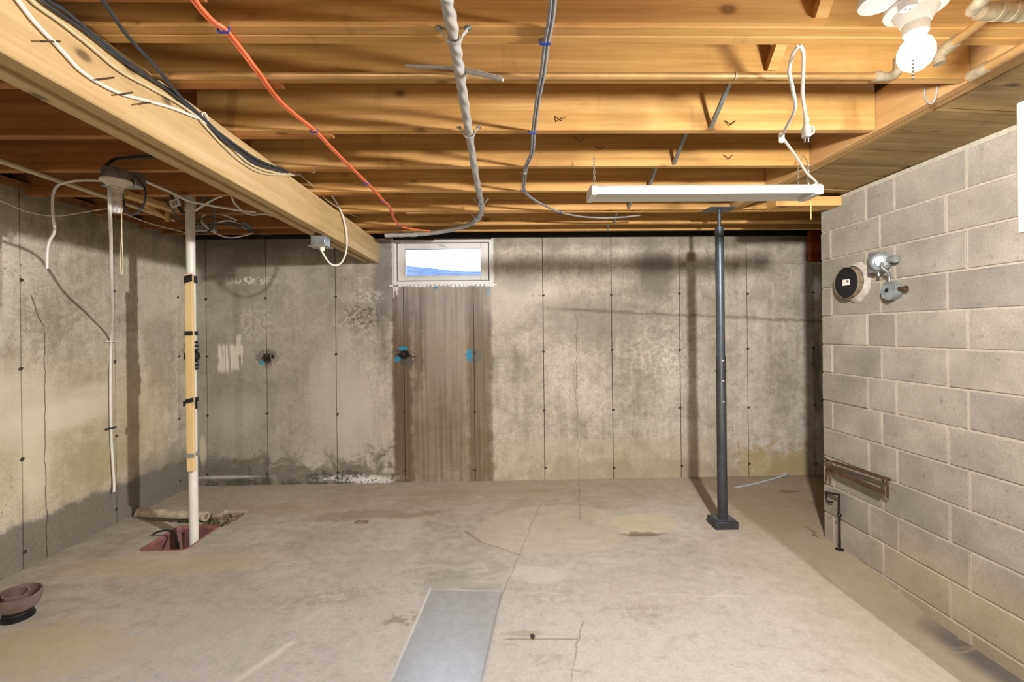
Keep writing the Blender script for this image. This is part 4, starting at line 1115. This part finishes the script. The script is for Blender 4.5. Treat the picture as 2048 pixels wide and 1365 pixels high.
bxp = P(380, 700, Y=3.30).x
ws = MB().box(bxp - .026, bxp + .026, 3.288, 3.312, z0b, z1b).build('wooden_batten', 'stud', bevel=.002, smooth=False)
tag(ws, 'pale wooden batten taped upright to the white discharge pipe', 'board')
for py, m_, lab in ((560, 'tape', 'black tape around the top of the wooden batten'), (667, 'tape', 'black tape band above the check valve'), (803, 'tape', 'black tape with loose ends below the check valve'), (911, 'greytape', 'grey tape band near the foot of the batten')):
    z = P(382, py, Y=3.3).z; hgt = .016 if py != 560 else .026
    tp = ring_pts = [(bxp - .029, 3.284), (bxp + .029, 3.284), (DX + .034, DY - .01), (DX + .034, DY + .02), (DX + .012, DY + .034), (DX - .012, DY + .034), (DX - .034, DY + .02), (DX - .034, DY - .01)]
    mb = MB(); n = len(tp)
    tilt = lambda x: (x - DX) * (.25 if py in (560, 803) else 0.)
    mb.v = [(x, y, z + s * hgt / 1 + tilt(x)) for s in (-1, 1) for x, y in tp]
    mb.f = [(i, (i + 1) % n, (i + 1) % n + n, i + n) for i in range(n)]
    if py == 803: mb.box(DX + .034, DX + .048, DY - .02, DY - .015, z - .06, z + .01).box(bxp - .045, bxp - .03, 3.284, 3.288, z - .035, z + .005)
    tag(mb.build('tape_band', m_), lab, 'tape')
# sump basin
def rrect(x0, x1, y0, y1, r, n=6):
    pts = []
    for cx, cy, a in ((x1 - r, y1 - r, 0), (x0 + r, y1 - r, 90), (x0 + r, y0 + r, 180), (x1 - r, y0 + r, 270)):
        for i in range(n + 1): pts.append((cx + r * math.cos(R(a + 90 * i / n)), cy + r * math.sin(R(a + 90 * i / n))))
    return pts
bs = thing('sump_basin', 'red plastic sump basin let into the concrete floor', 'basin', ((PX0 + PX1) / 2, (PY0 + PY1) / 2, -.42))
mb = MB(); o1 = rrect(PX0 - .004, PX1 + .004, PY0 - .004, PY1 + .004, .03); o2 = rrect(PX0 + .035, PX1 - .035, PY0 + .035, PY1 - .035, .05); n = len(o1)
mb.v = [(x, y, .0) for x, y in o1] + [(x, y, -.42) for x, y in o2]
mb.f = [(i, (i + 1) % n, (i + 1) % n + n, i + n) for i in range(n)] + [tuple(range(n, 2 * n))]
mb.build('shell', 'redbasin', bs)
rim = MB(); o1 = rrect(PX0 - .008, PX1 + .008, PY0 - .008, PY1 + .008, .034); o2 = rrect(PX0 + .001, PX1 - .001, PY0 + .001, PY1 - .001, .029)
rim.v = [(x, y, z) for pts, z in ((o1, -.002), (o1, .007), (o2, .007), (o2, -.02)) for x, y in pts]
rim.f = [(k_ * n + i, k_ * n + (i + 1) % n, (k_ + 1) * n + (i + 1) % n, (k_ + 1) * n + i) for k_ in range(3) for i in range(n)]
rim.build('rim', 'redrim', bs)
MB().prism([(PX0 + .06, PY1 - .03, -.40), (PX0 + .10, PY1 - .03, -.40), (PX0 + .10, PY1 - .03, -.02), (PX0 + .06, PY1 - .03, -.02)], (0, .01, 0)).build('inner_rib', 'redbasin', bs)
cable('pump_cable', [P(303, 1071, Z=.012), P(312, 1066, Z=.025), P(325, 1062, Z=.06), P(340, 1062, Z=.06), P(350, 1068, Z=.03), P(354, 1080, Y=3.30), P(357, 1100, Y=3.30), Vector((-2.44, 3.33, -.3))], .007, 'black', 'black power cord curling out of the red sump basin', 'cord')
# dusty tube beside it and rubble in the broken pocket
a, b = P(277, 1026, Z=.03), P(411, 1034, Z=.03)
tt = thing('plaster_tube', 'dusty tan tube lying on the floor beside the sump', 'tube', tuple(a))
tn = (b - a).normalized()
n = 22; pts = [a.lerp(b, i / n) for i in range(n + 1)]
rz = random.Random(5); rad = [.036 + rz.uniform(-.004, .004) for _ in pts]
mb = MB().tube(pts, .036, 16, rf=lambda u, t: rad[min(n, int(u * n + .5))] + .003 * math.sin(3 * t + u * 20), caps=True); mb.build('tube_body', 'dusty', tt)
MB().lathe([(.034, 0), (.036, .006), (.024, .006), (.022, .001)], b, tuple(tn), 18).build('open_end', 'dusty', tt)
MB().lathe([(.023, 0), (.023, .0015)], b + tn * .004, tuple(tn), 18).build('bore', 'rubble', tt)
def rock(r, seed):
    q = random.Random(seed); b = bmesh.new(); bmesh.ops.create_icosphere(b, subdivisions=1, radius=r)
    for v in b.verts: v.co *= q.uniform(.65, 1.25); v.co.z *= .7
    me = bpy.data.meshes.new('stone'); b.to_mesh(me); b.free(); me.materials.append(M['rubble']); return me
rocks = [rock(.016, i) for i in range(4)]
def stone(x, y, z, sc, lab, grp):
    o = bpy.data.objects.new('stone', random.choice(rocks)); COL.objects.link(o); o.location = (x, y, z); o.scale = (sc,) * 3; o.rotation_euler = (0, 0, random.uniform(0, 6)); tag(o, lab, 'stone', grp)
for px, py in [(455, 1024), (462, 1022), (470, 1024), (478, 1023), (486, 1023), (466, 1029), (476, 1028), (459, 1031), (420, 1030), (428, 1032), (450, 1028)]:
    p = P(px, py, Z=-.045); stone(p.x, p.y, -.075, random.uniform(.7, 1.3), 'small broken concrete stone in the pocket behind the sump', 'rubble in the floor pocket')
for px, py in [(1630, 1062), (1637, 1058), (1634, 1068), (1640, 1067), (1641, 1056), (1628, 1069), (1638, 1073), (1632, 1052)]:
    p = P(px, py, Z=.01); stone(min(p.x, XR - .03), p.y, .007, random.uniform(.6, 1.1), 'small stone at the foot of the block wall end', 'rubble at the block wall')
p = P(724, 1046, Z=0)
tag(MB().box(p.x - .05, p.x + .05, p.y - .02, p.y + .02, 0, .014).build('concrete_chip', 'rubble', bevel=.006, seg=2), 'flat concrete chip lying alone on the floor', 'stone')
# floor drain stub with a tilted brown cup
q = P(36, 1236, Z=0)
dc = thing('drain_stub', 'brown plastic drain cup tilted on a black rubber collar', 'drain', tuple(q))
ax = Vector((.10, -.05, 1)).normalized()
MB().lathe([(.066, 0), (.068, .012), (.058, .018), (.062, .034), (.057, .040), (.064, .054), (.062, .07)], q, (0.03, -.02, 1), 26).build('rubber_collar', 'black', dc)
MB().lathe([(.060, .058), (.074, .064), (.086, .082), (.091, .110), (.092, .140), (.085, .142), (.082, .11), (.07, .085), (.02, .082)], q, tuple(ax), 30).build('cup', 'brown', dc)
MB().lathe([(.052, .082), (.054, .136), (.047, .137), (.045, .09), (.01, .088)], q + Vector((-.022, .006, 0)), tuple(ax), 24).build('inner_pipe', 'brown', dc)
MB().bar(q + Vector((-.07, -.03, .005)), q + Vector((-.25, -.05, .03)), .012, .01).build('tie_wire', 'rust', dc)

# ================================================================== WIRING BEHIND THE DISCHARGE PIPE
kl = thing('timber_cleat', 'pale wooden cleat frame nailed under the joists near the discharge pipe', 'timber', tuple(P(300, 400, Z=ZJ)))
a, b = P(248, 388, Z=ZJ - .02), P(352, 421, Z=ZJ - .02)
MB().bar(a, b, .07, .035).build('rail', 'cleat', kl, bevel=.002)
a, b = P(290, 410, Z=ZJ - .03), P(338, 440, Z=ZJ - .03)
MB().bar(a, b, .03, .02).build('rail', 'cleat', kl, bevel=.002)
a = P(334, 422, Y=3.4); MB().box(a.x - .012, a.x + .012, 3.39, 3.41, a.z - .08, a.z + .02).build('block', 'cleat', kl)
a = P(298, 415, Y=3.2); MB().box(a.x - .025, a.x + .025, 3.19, 3.22, a.z - .03, a.z + .07).build('block', 'cleat', kl)
wl = [('white cable passing behind the discharge pipe to the beam', [(272, 354, 2.60), (300, 367, 2.7), (340, 384, 2.8), (375, 401, 2.95), (420, 411, 3.1), (480, 421, 3.25), (512, 424, 3.3)], .008, 'whitecord'),
      ('white cable arcing below the joists to the beam', [(430, 385, 3.05), (458, 388, 3.05), (470, 408, 3.1), (488, 424, 3.15), (505, 430, 3.2), (525, 428, 3.25), (548, 432, 3.3), (560, 430, 3.35)], .006, 'whitecord'),
      ('white cable bent back behind the discharge pipe', [(390, 422, 3.2), (412, 408, 3.15), (432, 397, 3.1), (447, 391, 3.1), (446, 387, 3.1), (430, 386, 3.1), (420, 388, 3.1)], .007, 'whitecord'),
      ('white cable arched over the power strip', [(398, 462, 3.7), (403, 442, 3.65), (407, 432, 3.6), (424, 427, 3.6), (450, 431, 3.6), (473, 440, 3.6)], .007, 'whitecord'),
      ('short white cable between power strip and small metal box', [(432, 446, 3.66), (448, 442, 3.66), (463, 442, 3.66), (478, 448, 3.66)], .007, 'whitecord'),
      ('white cable sagging below the power strip', [(404, 445, 3.55), (415, 456, 3.6), (432, 467, 3.7), (450, 474, 3.8), (470, 475, 3.85), (505, 467, 3.9)], .006, 'whitecord'),
      ('black cable crossing down past the power strip', [(395, 380, 3.2), (408, 392, 3.2), (420, 404, 3.25), (427, 415, 3.3), (428, 430, 3.4), (429, 445, 3.5), (424, 457, 3.55), (412, 466, 3.55), (396, 467, 3.55)], .007, 'darkcable'),
      ('black cable rising behind the discharge pipe', [(392, 435, 3.4), (400, 412, 3.3), (408, 395, 3.2), (420, 386, 3.15)], .006, 'darkcable'),
      ('black cable running from power strip towards the back wall', [(392, 443, 3.6), (420, 434, 3.6), (450, 444, 3.7), (480, 455, 3.9), (520, 468, 4.2), (545, 472, 4.3)], .006, 'darkcable'),
      ('black cable hanging in front of the small metal box', [(430, 448, 3.6), (455, 450, 3.6), (470, 447, 3.6), (495, 457, 3.7), (510, 463, 3.8)], .006, 'darkcable'),
      ('black cable drooping along the sill', [(330, 402, 3.1), (345, 420, 3.2), (360, 444, 3.6), (380, 447, 3.7), (400, 446, 3.7)], .006, 'darkcable')]
for lab, pts, r, m_ in wl:
    cable('white_cable' if m_ == 'whitecord' else 'black_cable', [P(x, y, Y=d) for x, y, d in pts], r, m_, lab)
a, b = P(388, 446, Y=3.63), P(432, 463, Y=3.63)
ps_ = thing('power_strip', 'grey metal power strip fixed between the joists behind the discharge pipe', 'power strip', tuple(a))
MB().box(a.x, b.x, 3.61, 3.65, b.z, a.z).build('body', 'zinc', ps_, bevel=.004)
for i in range(5):
    for r_ in (0, 1): x = a.x + .03 + i * .034; MB().lathe([(.006, 0), (.006, .002)], (x, 3.609, b.z + .022 + .03 * r_), (0, -1, 0), 8).build('socket', 'iron', ps_)
a, b = P(485, 448, Y=3.75), P(502, 457, Y=3.75)
tag(MB().box(a.x, b.x, 3.72, 3.78, b.z, a.z).lathe([(.012, 0), (.012, .01)], ((a.x + b.x) / 2, 3.72, a.z), (0, 0, 1), 10).build('metal_box', 'zinc', bevel=.004), 'small bare metal box hanging in the cables near the beam', 'electrical box')
a = P(345, 395, Y=3.0); b = P(352, 408, Y=2.95); c = P(366, 428, Y=2.95)
tg = thing('tagged_cable_end', 'black cable end with a printed white tag', 'cable', tuple(b))
MB().tube(spline([P(335, 388, Y=3.05), a, b, c], 5), .008, 8).build('sheath', 'darkcable', tg)
tagp = MB().box(-.032, .032, -.001, .001, -.026, .026, Matrix.Translation(b + Vector((.004, -.014, 0))) @ Matrix.Rotation(R(-20), 4, 'Y')).build('tag', 'paper', tg)
for i in range(6):
    MB().box(-.02 + i * .007, -.017 + i * .007, -.0015, -.001, -.016, .016, Matrix.Translation(b + Vector((.004, -.0142, 0))) @ Matrix.Rotation(R(-20), 4, 'Y')).build('print', 'black', tagp)

# ================================================================== BLOCK WALL FITTINGS
q = P(1691, 566, X=XR - .055)
cp = thing('duct_sleeve', 'round capped duct sleeve mortared into the block wall', 'duct', (XR, q.y, q.z))
rm = random.Random(8)
mo = MB(); prof = [(.105, 0), (.136, .0), (.128, .010), (.114, .020), (.104, .024)]
c = Vector((XR - .001, q.y - .012, q.z + .004)); n = 40; b0 = len(mo.v)
wig = [1 + .04 * math.sin(j * .5) + .03 * math.sin(j * 1.1 + 1) + rm.uniform(-.015, .015) for j in range(n)]
for r_, h_ in prof:
    for j in range(n):
        t_ = 2 * math.pi * j / n; rr_ = r_ if r_ < .106 else r_ * wig[j]
        mo.v.append((c.x - h_ - (rm.uniform(0, .002) if h_ else 0), c.y + rr_ * math.cos(t_), c.z + rr_ * math.sin(t_)))
for i in range(len(prof) - 1):
    for j in range(n): mo.f.append((i * n + j, i * n + (j + 1) % n, (i + 1) * n + (j + 1) % n, (i + 1) * n + j))
mo.build('mortar_collar', 'plaster', cp)
MB().lathe([(.105, -.01), (.105, .052), (.102, .055), (.101, .03)], (XR, q.y, q.z), (-1, 0, 0), 40).build('sleeve', 'rubble', cp)
MB().lathe([(.1005, .03), (.1005, .050), (.096, .053), (.01, .0535)], (XR, q.y, q.z), (-1, 0, 0), 40).build('cap', 'black', cp, label='black rubber end cap')
stk = MB().box(XR - .0545, XR - .0535, q.y - .034, q.y + .026, q.z - .018, q.z + .022).build('sticker', 'paper', cp)
for i, (dy, hgt) in enumerate(((-.022, .014), (-.016, .018), (-.009, .012))):
    MB().box(XR - .0552, XR - .0545, q.y + dy - .002, q.y + dy + .002, q.z + .016 - hgt, q.z + .016).build('print', 'iron', stk)
# square box with round device, flexible conduit, octagon box
q = P(1762, 525, X=XR - .03)
eb = thing('wall_box', 'metal wall box with a round galvanised cover and side connector', 'electrical box', (XR, q.y, q.z))
MB().box(XR - .062, XR + .0, q.y - .012, q.y + .062, q.z - .062, q.z + .062).build('box', 'galv', eb, bevel=.004)
MB().lathe([(.050, -.012), (.055, .0), (.055, .012), (.050, .018), (.036, .022), (.034, .03), (.012, .032)], (XR - .050, q.y - .018, q.z), (-.5, -1, 0), 26).build('round_cover', 'zinc', eb)
MB().lathe([(.020, 0), (.020, .035), (.024, .036), (.024, .05), (.018, .051)], (XR - .030, q.y - .055, q.z + .006), (0, -1, 0), 16).build('connector', 'zinc', eb)
MB().lathe([(.008, 0), (.008, .02)], (XR - .05, q.y - .005, q.z - .085), (0, 0, 1), 10).build('screw', 'galv', eb)
q2 = P(1781, 582, X=XR - .03)
fx = [(XR - .07, q.y - .055, q.z - .01), (XR - .078, q.y - .062, q.z - .04), (XR - .06, q.y - .085, q.z - .08), (XR - .045, q2.y - .01, q2.z + .05)]
fs = spline(fx, 16)
tag(MB().tube(fs, .0085, 10, rf=lambda u, t: .0085 + .0016 * math.sin(u * 150)).build('flexible_conduit', 'galv'), 'short ribbed metal flexible conduit between the two wall boxes', 'conduit')
ob = thing('octagon_box', 'open octagonal metal box below the round covered wall box', 'electrical box', (XR, q2.y, q2.z))
MB().lathe([(.056, 0), (.056, .045), (.052, .045), (.052, .008), (.004, .008)], (XR, q2.y, q2.z), (-1, 0, 0), 8).build('body', 'zinc', ob)
MB().lathe([(.051, .008), (.051, .040), (.01, .041)], (XR, q2.y, q2.z), (-1, 0, 0), 8).build('cover', 'zinc', ob)
MB().lathe([(.012, 0), (.012, .0025)], (XR - .041, q2.y + .014, q2.z + .004), (-1, 0, 0), 14).build('knockout', 'iron', ob)
MB().lathe([(.012, 0), (.012, .04), (.015, .041), (.015, .05), (.009, .05), (.009, .04)], (XR - .028, q2.y - .052, q2.z + .006), (0, -1, 0), 14).build('connector', 'rust', ob)
# rusty bracket
xb_ = XR - .03
br = thing('rusty_bracket', 'rusty folded iron bracket hanging on the block wall', 'bracket', tuple(P(1712, 950, X=XR)))
a, b = P(1652, 921, X=xb_), P(1772, 960, X=xb_)
MB().bar(a, b, .006, .020, (1, 0, 0)).bar(a + Vector((.028, 0, 0)), b + Vector((.028, 0, 0)), .012, .004, (1, 0, 0)).build('top_rail', 'rust', br)
a2, b2 = P(1656, 936, X=xb_), P(1764, 984, X=xb_)
MB().bar(a2, b2, .020, .028, (1, 0, 0)).build('lower_rail', 'rust', br)
for p_, q_ in ((P(1765, 958, X=xb_), P(1768, 990, X=xb_)), (P(1774, 958, X=xb_ + .01), P(1776, 990, X=xb_ + .01))):
    MB().bar(p_, q_, .012, .006).build('end_loop', 'rust', br)
MB().tube(spline([P(1770, 990, X=xb_), P(1773, 994, X=xb_), P(1777, 989, X=xb_)], 4), .004, 6).build('end_loop', 'rust', br)
MB().bar(P(1654, 930, X=xb_), P(1653, 962, X=xb_), .010, .006).bar(P(1660, 935, X=xb_), P(1662, 958, X=xb_ - .01), .012, .006).build('hanger', 'rust', br)
MB().bar(P(1645, 914, X=xb_), P(1664, 926, X=xb_), .004, .008, (1, 0, 0)).build('spike', 'iron', br)
r0, r1 = P(1675, 988, X=XR - .04), P(1680, 1152, X=XR - .04)
rd = thing('iron_rod', 'thin black iron rod standing against the block wall below the bracket', 'rod', (r1.x, r1.y, 0))
MB().tube([(r1.x, r1.y, .008), (r1.x, r1.y, r0.z)], .0075, 10).build('shaft', 'iron', rd)
zc_ = P(1678, 1030, X=XR - .04).z
MB().lathe([(.011, zc_ - .01), (.017, zc_), (.011, zc_ + .01)], (r1.x, r1.y, 0), seg=12).build('collar', 'iron', rd)
zf = zfloor(r1.x, r1.y)
MB().lathe([(.026, zf), (.026, zf + .006), (.010, zf + .012)], (r1.x, r1.y, 0), seg=14).build('foot', 'iron', rd)
MB().bar(P(1651, 985, X=XR - .012), P(1678, 990, X=XR - .04), .014, .012).build('arm', 'iron', rd)
MB().tube(spline([P(1653, 988, X=XR - .02), P(1653, 997, X=XR - .02), P(1657, 1004, X=XR - .02), P(1665, 1005, X=XR - .02)], 5), .005, 8).build('hook', 'iron', rd)
# pale blue strip on the floor behind the post
bp_ = spline([P(1470, 976, Z=.004), P(1500, 970, Z=.004), P(1540, 960, Z=.006), P(1570, 951, Z=.012), P(1590, 941, Z=.03)], 8)
mb = MB()
for a, b in zip(bp_, bp_[1:]): mb.bar(a, b, .02, .004)
tag(mb.build('plastic_strip', 'bluestrip'), 'pale blue plastic strip lying on the floor behind the post', 'strip')
